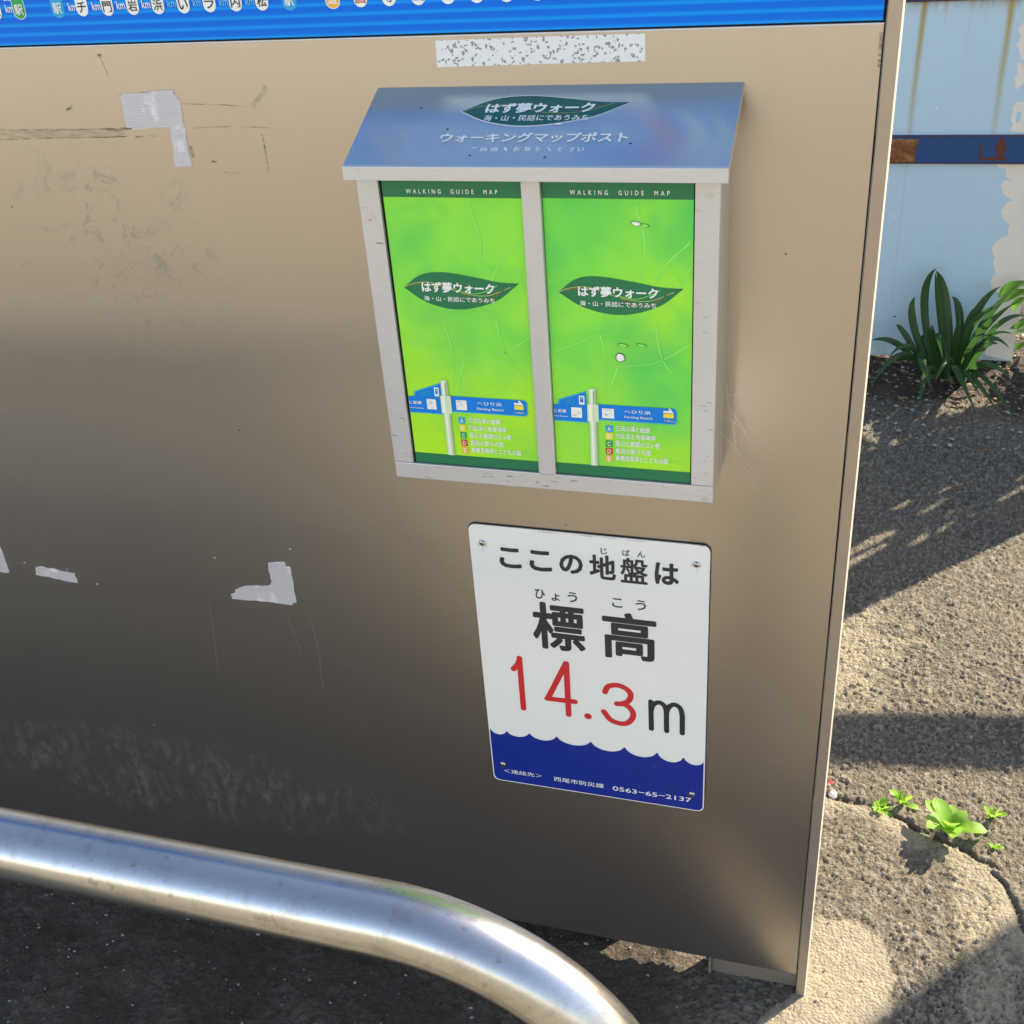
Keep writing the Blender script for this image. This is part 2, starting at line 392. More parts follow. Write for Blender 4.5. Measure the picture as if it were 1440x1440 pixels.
def rust_mat():
    m = NT('rust'); v = m.coord(); f = m.noise(v, 26, 8, .7, .6)
    c = m.ramp(f, [(.3, (.07, .022, .010)), (.5, (.20, .075, .025)), (.68, (.42, .24, .10))]); m.bump(f, .6, .003)
    return m.set(col=c, rough=.85)
M_rust = rust_mat()
M_rustdk = plain('rust_dark', (.13, .042, .022), .85, var=.4, scale=60)
def ground_mat():
    m = NT('asphalt_ground'); v = m.coord()
    at = m.n('Attribute', attribute_name='zone'); sp = m.n('SeparateColor'); m.l(at.outputs['Color'], sp.inputs[0])
    mortar, soil, stone = sp.outputs[0], sp.outputs[1], sp.outputs[2]
    big = m.noise(v, 2.2, 4, .6); fine = m.noise(v, 420, 4, .7); mid = m.noise(v, 55, 5, .65)
    asp = m.ramp(stone, [(0, (.035, .029, .023)), (.16, (.11, .092, .066)), (.5, (.172, .150, .118)), (.85, (.27, .238, .19)), (1, (.40, .36, .29))])
    asp = m.mix(m.ramp(mid, [(.35, 0), (.65, .30)]), asp, (.17, .148, .112))
    asp = m.mix(m.ramp(big, [(.4, 0), (.62, .35)]), asp, (.26, .22, .155))
    mor = m.mix(m.ramp(mid, [(.3, 0), (.7, 1)]), (.36, .31, .21), (.50, .44, .31))
    mor = m.mix(m.math('MULTIPLY', stone, .35), mor, (.20, .175, .13))
    c = m.mix(mortar, asp, mor)
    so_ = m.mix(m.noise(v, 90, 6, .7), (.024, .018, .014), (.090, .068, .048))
    c = m.mix(soil, c, so_)  # mask holds the wall-foot soil and painted shade before the board
    dk = m.n('Attribute', attribute_name='crack'); c = m.mix(dk.outputs['Fac'], c, (.030, .024, .018))
    c = m.mix(m.ramp(fine, [(.3, .35), (.6, 0)]), c, (.03, .026, .022))
    c = m.mix(m.ramp(m.noise(v, 300, 2), [(.70, 0), (.78, .5)]), c, (.5, .46, .38))
    vo = m.n('TexVoronoi'); m.l(v, vo.inputs['Vector']); vo.inputs['Scale'].default_value = 190
    hh = m.math('ADD', fine, m.math('MULTIPLY', vo.outputs['Distance'], -.9))
    m.bump(hh, 1.0, .003)
    return m.set(col=c, rough=.88, spec=.3)
M_ground = ground_mat()
def leaf_mat(name, a, b, sc=30, trans=.0, rough=.42):
    m = NT(name); v = m.coord(); f = m.noise(v, sc, 4); c = m.mix(f, a, b)
    m.bump(m.noise(v, sc*5, 3), .15, .001)
    m.set(col=c, rough=rough)
    tl = m.n('BsdfTranslucent'); m.l(m.mix(.5, c, tuple(min(1, x*2.2) for x in b)), tl.inputs[0]); mx = m.n('MixShader'); mx.inputs[0].default_value = trans
    m.l(m.b.outputs[0], mx.inputs[1]); m.l(tl.outputs[0], mx.inputs[2]); m.l(mx.outputs[0], m.t.nodes['Material Output'].inputs[0]); return m.m
M_strap = leaf_mat('strap_leaf', (.014, .045, .013), (.042, .110, .024), 22, .28)
M_weed = leaf_mat('weed_leaf', (.15, .32, .03), (.27, .46, .05), 60, .45, .6)
M_shrub = leaf_mat('shrub_leaf', (.06, .16, .02), (.12, .27, .03), 20, .35)
M_litter = plain('dry_litter', (.22, .15, .085), .8, var=.6, scale=30)
M_redleaf = plain('red_petal', (.60, .03, .03), .6)
M_stone = plain('gravel_stone', (.26, .24, .21), .7, var=.7, scale=25)
M_wood = plain('fence_wood', (.22, .15, .10), .75, var=.3, scale=12)

# ------------------------------------------------------------------ ground: one sheet, finely modelled where one stands close
def h01(i, j, s):
    i = i.astype(np.int64); j = j.astype(np.int64)
    n = (i*374761393+j*668265263+s*1274126177) & 0xffffffff
    n = ((n ^ (n >> 13))*1103515245) & 0xffffffff; n = (n ^ (n >> 16))*2654435761 & 0xffffffff
    return ((n ^ (n >> 15)) & 0xffffff)/float(0xffffff)
def vnoise(x, y, sc, seed):
    x = x/sc; y = y/sc; i = np.floor(x); j = np.floor(y); u = x-i; v = y-j; u = u*u*(3-2*u); v = v*v*(3-2*v)
    return (h01(i, j, seed)*(1-u)+h01(i+1, j, seed)*u)*(1-v)+(h01(i, j+1, seed)*(1-u)+h01(i+1, j+1, seed)*u)*v
def worley(x, y, sc, seed):
    X = x/sc; Y = y/sc; i = np.floor(X); j = np.floor(Y); f1 = np.full(x.shape, 9.); f2 = f1.copy(); idv = np.zeros(x.shape)
    for a in (-1, 0, 1):
        for b in (-1, 0, 1):
            px_ = i+a+h01(i+a, j+b, seed); py_ = j+b+h01(i+a, j+b, seed+1)
            d = np.hypot(X-px_, Y-py_); r = h01(i+a, j+b, seed+2)
            c = d < f1; f2 = np.where(c, f1, np.minimum(f2, d)); idv = np.where(c, r, idv); f1 = np.where(c, d, f1)
    return f1, f2, idv
def seg_dist(x, y, pts):
    d = np.full(x.shape, 9.)
    for (ax, ay), (bx_, by_) in zip(pts, pts[1:]):
        dx, dy = bx_-ax, by_-ay; t = np.clip(((x-ax)*dx+(y-ay)*dy)/(dx*dx+dy*dy), 0, 1)
        d = np.minimum(d, np.hypot(x-ax-t*dx, y-ay-t*dy))
    return d
def inside(x, y, pts):
    r = np.zeros(x.shape, bool); n = len(pts)
    for k in range(n):
        (ax, ay), (bx_, by_) = pts[k], pts[(k+1) % n]
        if ay == by_: continue
        r ^= ((ay > y) != (by_ > y)) & (x < (bx_-ax)*(y-ay)/(by_-ay)+ax)
    return r
def axis(parts):
    out = []
    for a, b, n, g in parts:
        t = np.linspace(0, 1, n, endpoint=False)
        out.append(a+(b-a)*(t if g == 0 else (t**g if g > 0 else 1-(1-t)**(-g))))
    return np.concatenate(out)
xs = axis([(-80, -1.75, 46, -3.5), (-1.75, -.05, 400, 0), (-.05, .62, 235, 0), (.62, 1.6, 60, 0), (1.6, 80, 46, 3.5)]); xs = np.append(xs, 80.)
ys = axis([(-80, -.6, 50, -3.5), (-.6, .08, 215, 0), (.08, 1.0, 300, 0), (1.0, 2.75, 360, 0), (2.75, 80, 50, 3.5)]); ys = np.append(ys, 80.)
CRACK = [gnd(*q) for q in ((1130, 1112), (1165, 1119), (1200, 1124), (1245, 1136), (1285, 1160), (1325, 1178), (1362, 1196), (1392, 1215), (1415, 1243), (1428, 1275), (1442, 1310), (1475, 1350), (1540, 1420))]
def hgt(x, y, full=False):
    wx = .006*(vnoise(x, y, .007, 81)-.5); wy = .006*(vnoise(x, y, .007, 82)-.5)
    f1, f2, idv = worley(x+wx, y+wy, .0088, 3); g1, g2, idw = worley(x+5, y, .0058, 11)
    near = np.clip(1-np.maximum(np.maximum(np.abs(x+.3)-2.2, 0), np.maximum(np.abs(y-1)-2.2, 0))/1.0, 0, 1)
    stone = np.clip((f2-f1)*4.2, 0, 1)**.7*(.25+.75*idv)*(.55+.6*vnoise(x, y, .022, 91))
    fine = np.clip((g2-g1)*2.0, 0, 1)*(.3+.7*idw)
    big = vnoise(x, y, .35, 21)*.010+vnoise(x, y, .12, 22)*.004+vnoise(x, y, .045, 23)*.003
    cd_ = seg_dist(x+(.010*(vnoise(x, y, .03, 31)-.5)), y+.014*(vnoise(x, y, .025, 32)-.5), CRACK)
    wid = .002+.007*vnoise(x, y, .05, 33)
    crack = np.exp(-(cd_/wid)**2)*np.clip(.35+.9*vnoise(x, y, .018, 34)+np.where(x > .28, -.15, .2), 0, 1)
    wob = .014*(vnoise(x, y, .03, 41)-.5)+.008*(vnoise(x, y, .010, 42)-.5)
    # mortar: the round collar at the post's foot and the cement lip along the pad's edge
    pc = [gnd(*q) for q in ((1110, 1290), (1165, 1292), (1205, 1300), (1236, 1318), (1248, 1345), (1252, 1385), (1246, 1425), (1225, 1460), (1150, 1500), (1040, 1490), (1080, 1430), (1125, 1400))]
    m1 = np.clip(.5+np.where(inside(x, y, pc), 1, -1)*(seg_dist(x, y, pc+pc[:1]))/.007+wob/.006, 0, 1)
    lip = [(a-.012, b-.022) for a, b in CRACK]
    l1 = np.clip(1.4-seg_dist(x, y, lip)/.022+wob/.012, 0, 1)
    pr = [gnd(*q) for q in ((1345, 1205), (1385, 1222), (1412, 1255), (1425, 1300), (1432, 1440), (1350, 1440), (1352, 1330))]
    m2 = np.clip(.5+np.where(inside(x, y, pr), 1, -1)*(seg_dist(x, y, pr+pr[:1]))/.012+wob/.006, 0, 1)*.75
    py = [gnd(*q) for q in ((1150, 880), (1230, 860), (1260, 900), (1220, 980), (1150, 1000))]
    m3 = np.clip(.5+np.where(inside(x, y, py), 1, -1)*(seg_dist(x, y, py+py[:1]))/.10+wob/.01, 0, 1)*.85
    mortar = np.maximum.reduce([m1*(.75+.25*vnoise(x, y, .02, 51)), l1*.8, m2, m3])*(.72+.28*vnoise(x, y, .012, 52))
    soil = np.clip((y-(1.88+.20*vnoise(x, y, .12, 61)+.25*np.clip(x-.35, 0, 1)))/.10, 0, 1)
    front_shade = np.clip((-.10-x+.06*vnoise(x, y, .04, 63))/.12, 0, 1)*np.clip((.35-y)/.1, 0, 1)*np.clip((y+.75)/.3, 0, 1)  # painted shade: darkens the ground in front of the board
    soil = np.maximum(soil, front_shade*(.62+.38*vnoise(x, y, .05, 62)))
    soil = np.where(y > 9, 0, soil)
    amp = near*(1-.75*np.maximum(m1, l1*.7))*(1-.6*soil)
    z = big*near*.6+amp*(.0068*stone+.0030*fine)-near*.009*crack+near*.0035*np.maximum(m1, l1)
    z = z-near*.010+soil*near*(.012*vnoise(x, y, .06, 71)+.006*vnoise(x, y, .015, 72))
    z = z-.030*np.clip((-.36-x)/.18, 0, 1)*near*np.clip(1-np.abs(y)/.9, 0, 1)
    if not full: return z
    st = np.clip(.55*idv+.35*idw+.1, 0, 1)*np.clip(.10+stone*2.6, 0, 1)
    st = np.where(near > 0, st, .5); mortar = np.where(near > .999, mortar, .85*np.clip((-.8-y)/.4, 0, 1)); mortar = np.maximum(mortar, .85*np.clip((-.70-y)/.3, 0, 1))  # unseen ground in front paled to brighten the panel's reflection
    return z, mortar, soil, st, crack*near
def make_ground():
    X, Y = np.meshgrid(xs, ys); nx, ny = len(xs), len(ys)
    Z, mo, so_, st, cr = hgt(X, Y, True)
    co = np.stack([X, Y, Z], -1).reshape(-1, 3)
    i = (np.arange(ny-1)[:, None]*nx+np.arange(nx-1)[None]).ravel()
    f = np.stack([i, i+1, i+nx+1, i+nx], 1)
    me = bpy.data.meshes.new('ground'); me.vertices.add(len(co)); me.vertices.foreach_set('co', co.ravel())
    me.loops.add(f.size); me.loops.foreach_set('vertex_index', f.ravel().astype(np.int32))
    me.polygons.add(len(f)); me.polygons.foreach_set('loop_start', np.arange(0, f.size, 4, dtype=np.int32)); me.polygons.foreach_set('loop_total', np.full(len(f), 4, np.int32))
    me.update(calc_edges=True)
    a = me.attributes.new('zone', 'FLOAT_COLOR', 'POINT')
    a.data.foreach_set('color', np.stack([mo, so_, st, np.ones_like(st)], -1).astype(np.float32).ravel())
    b = me.attributes.new('crack', 'FLOAT', 'POINT'); b.data.foreach_set('value', (cr*.75).astype(np.float32).ravel())
    me.polygons.foreach_set('use_smooth', np.ones(len(f), bool))
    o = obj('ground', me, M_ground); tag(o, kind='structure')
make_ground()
def gz(x, y): return float(hgt(np.array([float(x)]), np.array([float(y)]))[0])

# ------------------------------------------------------------------ the information board
X_L, X_SEAM, Z_TOP, Z_POST, Z_BOT = -2.45, .005, 1.3358, 1.70, .0451
board = empty('information_board', (-1.2, .025, 0), label='large bronze metal information board with a blue route map along its top', cat='notice board')
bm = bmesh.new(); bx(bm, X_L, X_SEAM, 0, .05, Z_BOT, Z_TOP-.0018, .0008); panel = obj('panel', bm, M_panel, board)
bm = bmesh.new(); bx(bm, X_L, X_SEAM, -.0012, .0, Z_TOP-.0036, Z_TOP-.0019, .0004); obj('panel_lip_highlight', bm, M_frame, board)  # pale strip painted as the highlight along the panel's top edge
bm = bmesh.new(); bx(bm, X_L, .0062, .006, .045, Z_BOT+.004, Z_POST); obj('backing_board', bm, M_gap, board)
def post(xa, xb, z1):
    rr = .0046; prof = [(xa, .055), (xa, -.0022), (xa+.0008, -.003), (xb-.0023, -.003), (xb-.0019, -.0024), (xb-.0019, .0548)]
    b = bmesh.new(); A = [b.verts.new((x, y, -.03)) for x, y in prof]; B = [b.verts.new((x, y, z1)) for x, y in prof]; n = len(prof)
    b.faces.new(A); b.faces.new(B[::-1])
    for k in range(n): b.faces.new((A[k], B[k], B[(k+1) % n], A[(k+1) % n]))
    bmesh.ops.recalc_face_normals(b, faces=b.faces[:]); return b
obj('post', post(.0066, .0208, Z_POST+.02), M_post, board, smooth=False)
def edge_strip(xb):
    b = bmesh.new(); pr = [(xb-.0018, -.0024), (xb-.0002, .0012), (xb, .0025), (xb, .055), (xb-.0018, .055)]
    A = [b.verts.new((x, y, -.02)) for x, y in pr]; B = [b.verts.new((x, y, Z_POST+.02)) for x, y in pr]
    b.faces.new(A); b.faces.new(B[::-1])
    for k in range(5): b.faces.new((A[k], B[k], B[(k+1) % 5], A[(k+1) % 5]))
    bmesh.ops.recalc_face_normals(b, faces=b.faces[:]); return b
obj('post_edge', edge_strip(.0208), M_edge, board)
obj('post', post(X_L-.0185, X_L-.0035, Z_POST+.02), M_post, board)
bm = bmesh.new(); bx(bm, X_L-.0185, .0212, -.004, .056, Z_POST+.021, Z_POST+.05, .002); obj('top_rail', bm, M_post, board)
bm = bmesh.new(); bx(bm, -.118, .0060, .012, .040, -.03, Z_BOT-.0015, .001); plinth = obj('plinth', bm, M_post, board)
bm = bmesh.new(); bx(bm, -.1225, -.1185, .006, .040, -.03, Z_BOT-.0015, .0005); obj('bracket', bm, M_post, board)
bm = bmesh.new(); bx(bm, X_L+.05, -.42, .014, .036, -.06, -.02, .001); obj('plinth', bm, M_post, board)
bm = bmesh.new(); bx(bm, X_L+.05, -.240, .0555, .066, -.06, .085, .001); obj('rear_sun_blocker', bm, M_post, board)  # unseen bar added behind the panel to stop sun through the gap
# poster
zt = Z_POST
poster = poly(PANEL, [(X_L, Z_TOP), (X_SEAM-.0015, Z_TOP), (X_SEAM-.0015, zt), (X_L, zt)], .0006, M_poster, board, 'route_map', thick=.0055)
PH = .0010
def capsule(u, v, mat, ch=None, chm=None, ln=.085, wd=.0142, rim=None, cs=.0106):
    a, b = PANEL.at(u, v, PH); r = wd/2; b += r
    pts = [(a+r*math.cos(t), b+r*math.sin(t)) for t in [math.pi+math.pi*k/14 for k in range(15)]]+[(a+r*math.cos(t), b+ln+r*math.sin(t)) for t in [math.pi*k/14 for k in range(15)]]
    if rim:
        pr_ = [(a+(x-a)*1.10, b+(z-b)*1.0+(-.0007 if z < b else .0007)) for x, z in pts]
        poly(PANEL, pr_, PH-.0002, rim, board, 'station_marker')
    poly(PANEL, pts, PH, mat, board, 'station_marker')
    if ch:
        for k, c in enumerate(ch):
            z0 = b-.0035+k*.0148
            letters(PANEL, c, a-cs/2, a+cs/2, z0, z0+cs, PH+.0003, chm or M_black, board, .012)
M_kmblue = plain('print_light_blue', (.12, .50, .88), .4)
W, B_, L_ = M_letterwhite, M_black, M_letterwhite
capsule(-3, 28, W, 'ム', B_); capsule(30, 26.5, M_green, '駅', L_, rim=W); capsule(84, 24.5, M_cyan, '駅', L_, rim=M_arm2)
for u, v, s in ((118, 23, 'チー'), (153.5, 22.3, '門'), (189, 21, '岩'), (224.5, 20, '浜'), (260, 18.8, 'い'), (296.5, 17.3, 'ラ'), (333, 16, '内'), (370, 14.8, '松')):
    capsule(u, v, W, s, B_)
capsule(408.5, 13.8, M_cyan, '駅', L_, rim=M_arm2); capsule(469, 11.6, M_orange, '道', L_, rim=W)
for u, v, s in ((508, 10.2, '国'), (548, 8.6, '寺'), (589, 7.2, '山'), (630.5, 5.8, '海'), (671, 4.2, '浜'), (713, 2.8, '島'), (756, .8, '宮')):
    capsule(u, v, W, s, M_redp if u < 510 else B_)
for u, v in ((13, 12), (101.5, 9.5), (135, 8.5), (169.5, 7), (205, 5.8), (241, 4.2), (277, 3), (314, 2), (351, 1)):
    a, b = PANEL.at(u, v, PH)
    letters(PANEL, 'km', a-.0050, a+.0050, b-.0040, b+.0040, PH, M_kmblue if u > 230 else M_letterwhite, board, .01)
    letters(PANEL, '0.8', a-.005, a+.005, b+.0075, b+.0145, PH, M_letterwhite, board, .01)
# the map higher up on the poster: plain land shapes, coloured route bars
for k, (x0, x1, z0, z1, mt) in enumerate(((-.214, -.192, 1.362, 1.56, M_redp), (-.176, -.160, 1.362, 1.56, W), (-.146, -.134, 1.362, 1.56, M_polep)  , (-.262, -.252, 1.38, 1.56, M_polep))):
    poly(PANEL, rrect(x0, x1, z0, z1, .0035, 4), PH, mt, board, 'route_bar')
land = [(-2.2, 1.60), (-1.9, 1.58), (-1.5, 1.61), (-1.1, 1.59), (-.7, 1.62), (-.3, 1.60), (-.06, 1.63), (-.06, 1.68), (-2.2, 1.68)]
poly(PANEL, land, PH, M_polep, board, 'map_area')

# marks on the panel's face
tapes = [[(168, 133), (172, 132), (243, 126), (247, 134), (252, 140), (256, 158), (264, 205), (270, 233), (247, 235), (243, 206), (238, 179), (205, 181), (190, 182), (178, 179), (173, 156)],
         [(377, 791), (400, 790), (401, 796), (407, 797), (411, 812), (417, 847), (412, 848), (411, 851), (370, 846), (326, 842), (325, 835), (331, 833), (331, 829), (344, 824), (379, 823), (382, 818), (379, 806)],
         [(49, 797), (58, 796), (80, 801), (105, 806), (109, 820), (85, 815), (50, 808), (51, 803)],
         [(-14, 768), (1, 770), (13, 805), (9, 806), (-16, 803)]]
for t in tapes:
    jig = []
    P = px(PANEL, t, .0004)
    for i in range(len(P)):
        a, b = P[i], P[(i+1) % len(P)]
        for k in range(4):
            f = k/4; s = .0022*(random.random()-.5)*(1 if k else 0)
            jig.append((a[0]+(b[0]-a[0])*f+s, a[1]+(b[1]-a[1])*f+s))
    poly(PANEL, jig, .0005, M_tape, board, 'tape_residue', thick=.0004)
poly(PANEL, px(PANEL, [(612, 57), (760, 51.5), (907, 47), (908, 86), (760, 90), (615, 94.5)], .0004), .0005, M_sticker, board, 'sticker', thick=.0004)
for i, (pts, wd) in enumerate((([(-10, 182), (60, 183), (120, 182), (186, 180)], .0013), ([(-10, 197), (80, 194), (150, 193), (180, 192)], .0012), ([(190, 193), (205, 192), (220, 191)], .0022), ([(150, 181), (165, 182), (184, 180)], .003), ([(94, 155), (98, 152), (103, 147)], .003), ([(137, 78), (143, 79)], .004),
        ([(268, 205), (270, 214), (272, 221)], .004), ([(298, 227), (305, 228)], .0015), ([(314, 242), (325, 243), (338, 243)], .0012), ([(243, 128), (245, 133), (248, 137)], .003), ([(168, 133), (200, 130), (243, 126)], .001),
        ([(356, 150), (362, 140), (371, 128), (372, 118)], .005), ([(368, 188), (371, 200), (378, 240)], .0016), ([(140, 80), (148, 96), (152, 108)], .0008), ([(180, 145), (300, 147), (350, 150)], .0008), ([(270, 180), (330, 178), (380, 180)], .0008),
        ([(-5, 188), (80, 187), (175, 187)], .010), ([(1240, 45), (1239, 60), (1238, 80), (1236, 95)], .0035), ([(1242, 60), (1238, 120), (1233, 180)], .0015))):
    ribbon(PANEL, smooth_line(px(PANEL, pts), 6), wd, .0004, M_smudge if wd > .0045 else M_scuff, board, 'scuff_mark')
for pts in ([(292, 845), (298, 870), (306, 940)], [(402, 860), (412, 888), (424, 918)], [(437, 870), (448, 915), (454, 965)], [(1040, 770), (1060, 768), (1075, 770)], [(16, 792), (40, 793), (66, 795)], [(285, 575), (330, 590)], [(190, 880), (215, 905)]):
    ribbon(PANEL, smooth_line(px(PANEL, pts), 6), .00035, .0003, M_scratch, board, 'scratch')
for u, v, r, mt in ((35, 791, .0015, M_tape), (95, 801, .0013, M_tape), (137, 821, .0016, M_tape), (302, 784, .0014, M_tape), (408, 772, .0014, M_tape), (423, 814, .0008, M_tape), (336, 605, .0011, M_gap), (17, 291, .001, M_gap), (796, 738, .0009, M_gap), (1105, 357, .001, M_gap), (420, 56, .0011, M_gap), (1008, 1210, .001, M_scratch), (882, 1277, .0009, M_scratch), (300, 227, .0010, M_gap), (217, 1019, .0014, M_scratch)):
    a, b = PANEL.at(u, v); poly(PANEL, [(a+r*(1+.5*random.random())*math.cos(t), b+r*.8*math.sin(t)) for t in [k*math.pi/4 for k in range(8)]], .0004, mt, board, 'speck')

rs = random.Random(12); bm = bmesh.new()
for k in range(170):
    a, b, r = rs.uniform(-1.3, -.01), rs.uniform(.08, 1.32), .00035+.0009*rs.random()**3
    n = 5; bm.faces.new([bm.verts.new(PANEL.P(a+r*rs.uniform(.6, 1.3)*math.cos(j*2*math.pi/n), b+r*rs.uniform(.6, 1.3)*math.sin(j*2*math.pi/n), .0003)) for j in range(n)])
o = obj('dust_specks', bm, M_scratch, board); o['kind'] = 'stuff'
for k in range(9):
    a, b = rs.uniform(-1.1, -.05), rs.uniform(.3, 1.25); L = rs.uniform(.015, .05); t = rs.uniform(-1.6, .3)
    ribbon(PANEL, smooth_line([(a, b), (a+L*.5*math.cos(t), b+L*.5*math.sin(t)), (a+L*math.cos(t+.2), b+L*math.sin(t+.2))], 4), .0003, .0003, M_scratch, board, 'scratch')
# ------------------------------------------------------------------ the map box
D = .0863; bL, bR, bB = -.4795, -.1236, .881
box = empty('leaflet_box', ((bL+bR)/2, -.04, bB), label='metal box with sloping lid and two green map covers on the bronze board', cat='map box')
lL, lR, lz0, ly1, lz1 = -.4811, -.1147, 1.2856, -.1081, 1.2359
FR = Frame((0, -D, 0), (1, 0, 0), (0, 0, 1), (0, -1, 0))
zc = 1.232
def lidz(y): return lz0+(lz1-lz0)*(y/ly1)
# carcass
for xa, xb in ((bL, bL+.0015), (bR-.0015, bR)):
    pts = [(-D+.0005, bB), (-.0004, bB), (-.0004, lidz(0)-.003), (-D+.0005, lidz(-D)-.003)]
    b = bmesh.new(); A = [b.verts.new((xa, y, z)) for y, z in pts]; Bv = [b.verts.new((xb, y, z)) for y, z in pts]
    b.faces.new(A[::-1]); b.faces.new(Bv)
    for k in range(4): b.faces.new((A[k], A[(k+1) % 4], Bv[(k+1) % 4], Bv[k]))
    bmesh.ops.recalc_face_normals(b, faces=b.faces[:]); obj('side_panel', b, M_side, box)
bm = bmesh.new(); bx(bm, bL+.002, bR-.002, -D+.006, -.0006, bB+.0005, bB+.002); obj('floor_panel', bm, M_side, box)
bm = bmesh.new(); bx(bm, bL+.002, bR-.002, -D+.0065, -D+.0085, bB+.0025, zc); obj('inner_panel', bm, M_gap, box)
def fx(u, v): return FR.at(490+u/2.571, 230+v/2.571)
# front frame members (measured on the box's front)
sLi = fx(112, 300)[0]; sL1 = (fx(105, 72)[0]+fx(235, 1085)[0])/2
sR1 = (fx(1256, 75)[0]+fx(1236, 1160)[0])/2
mL = (fx(624, 80)[0]+fx(690, 1115)[0])/2; mR = (fx(697, 73)[0]+fx(748, 1118)[0])/2
zb1 = (fx(235, 1087)[1]+fx(1236, 1160)[1])/2
def slab(x0, x1, z0, z1, name, mat=M_frame, d=.005, bev=.0008, y=-D):
    b = bmesh.new(); bx(b, x0, x1, y, y+d, z0, z1, bev, 2); return obj(name, b, mat, box)
slab(bL-.0002, sL1, zb1+.0004, zc, 'frame_stile'); slab(sR1, bR+.0002, zb1+.0004, zc, 'frame_stile')
slab(bL-.0002, bR+.0002, bB, zb1, 'frame_rail'); slab(sL1+.0003, sR1-.0003, 1.2205, zc, 'frame_rail')
slab(mL, mR, zb1+.0004, 1.2202, 'frame_mullion', d=.009, y=-D-.003, bev=.0015)
rndf = random.Random(9)
frs = [(bL+.003, sL1-.003, bB+.01, 1.215), (sR1+.003, bR-.003, bB+.01, 1.215), (bL+.01, bR-.01, bB+.003, zb1-.003)]
for k in range(46):
    r = frs[k % 3] if k % 5 else frs[2]; a = rndf.uniform(r[0], r[1]); b = rndf.uniform(r[2], r[3]); L = rndf.uniform(.002, .011)
    if k % 3 != 2: L = min(L, .007)
    P = smooth_line([(a-L/2, b), (a, b+rndf.uniform(-.0006, .0006)), (a+L/2, b+rndf.uniform(-.0008, .0008))], 4)
    P = [(min(max(p[0], r[0]-.002), r[1]+.002), p[1]) for p in P]
    if abs(P[0][0]-P[-1][0]) < .001: continue
    ribbon(FR, P, rndf.choice((.0005, .0008, .0014)), .0003, M_scuff, box, 'dirt_streak')
for a, b, w_ in ((bR-.010, 1.205, .006), (bR-.008, .885, .005), (bL+.012, 1.18, .004), (sL1-.003, .91, .006), (sR1+.004, 1.19, .005)):
    ribbon(FR, smooth_line([(a-.004, b), (a, b+.001), (a+.004, b-.001)], 4), w_, .0004, M_smudge, box, 'dirt_streak')
# sheets
def sheet(x0, x1, seed, name='map_cover'):
    o = poly(FR, [(x0, zb1+.0012), (x1, zb1+.0012), (x1, 1.2198), (x0, 1.2198)], -.0030, brochure_mat(seed), box, name, thick=.0008); return o
c1 = sheet(sL1+.0028, mL-.0012, 0.0); c2 = sheet(mR+.0006, sR1-.0014, .36)
def fxp(*pts): return [fx(*q) for q in pts]
HH = -.0027
def leafshape(lt, rt, top, bot):
    """logo leaf: left tip, right tip, top crest, bottom belly (surface coordinates)"""
    out = []
    up = smooth_line([lt, (lt[0]+(top[0]-lt[0])*.45, lt[1]+(top[1]-lt[1])*.78), top, (top[0]+(rt[0]-top[0])*.42, rt[1]+(top[1]-rt[1])*.55), (top[0]+(rt[0]-top[0])*.72, rt[1]+(top[1]-rt[1])*.10), rt], 7)
    lo = smooth_line([rt, (rt[0]+(bot[0]-rt[0])*.40, rt[1]+(bot[1]-rt[1])*.66), bot, (lt[0]+(bot[0]-lt[0])*.42, bot[1]+(lt[1]-bot[1])*.28), lt], 7)
    return [(p.x, p.y) for p in up[:-1]+lo[:-1]]
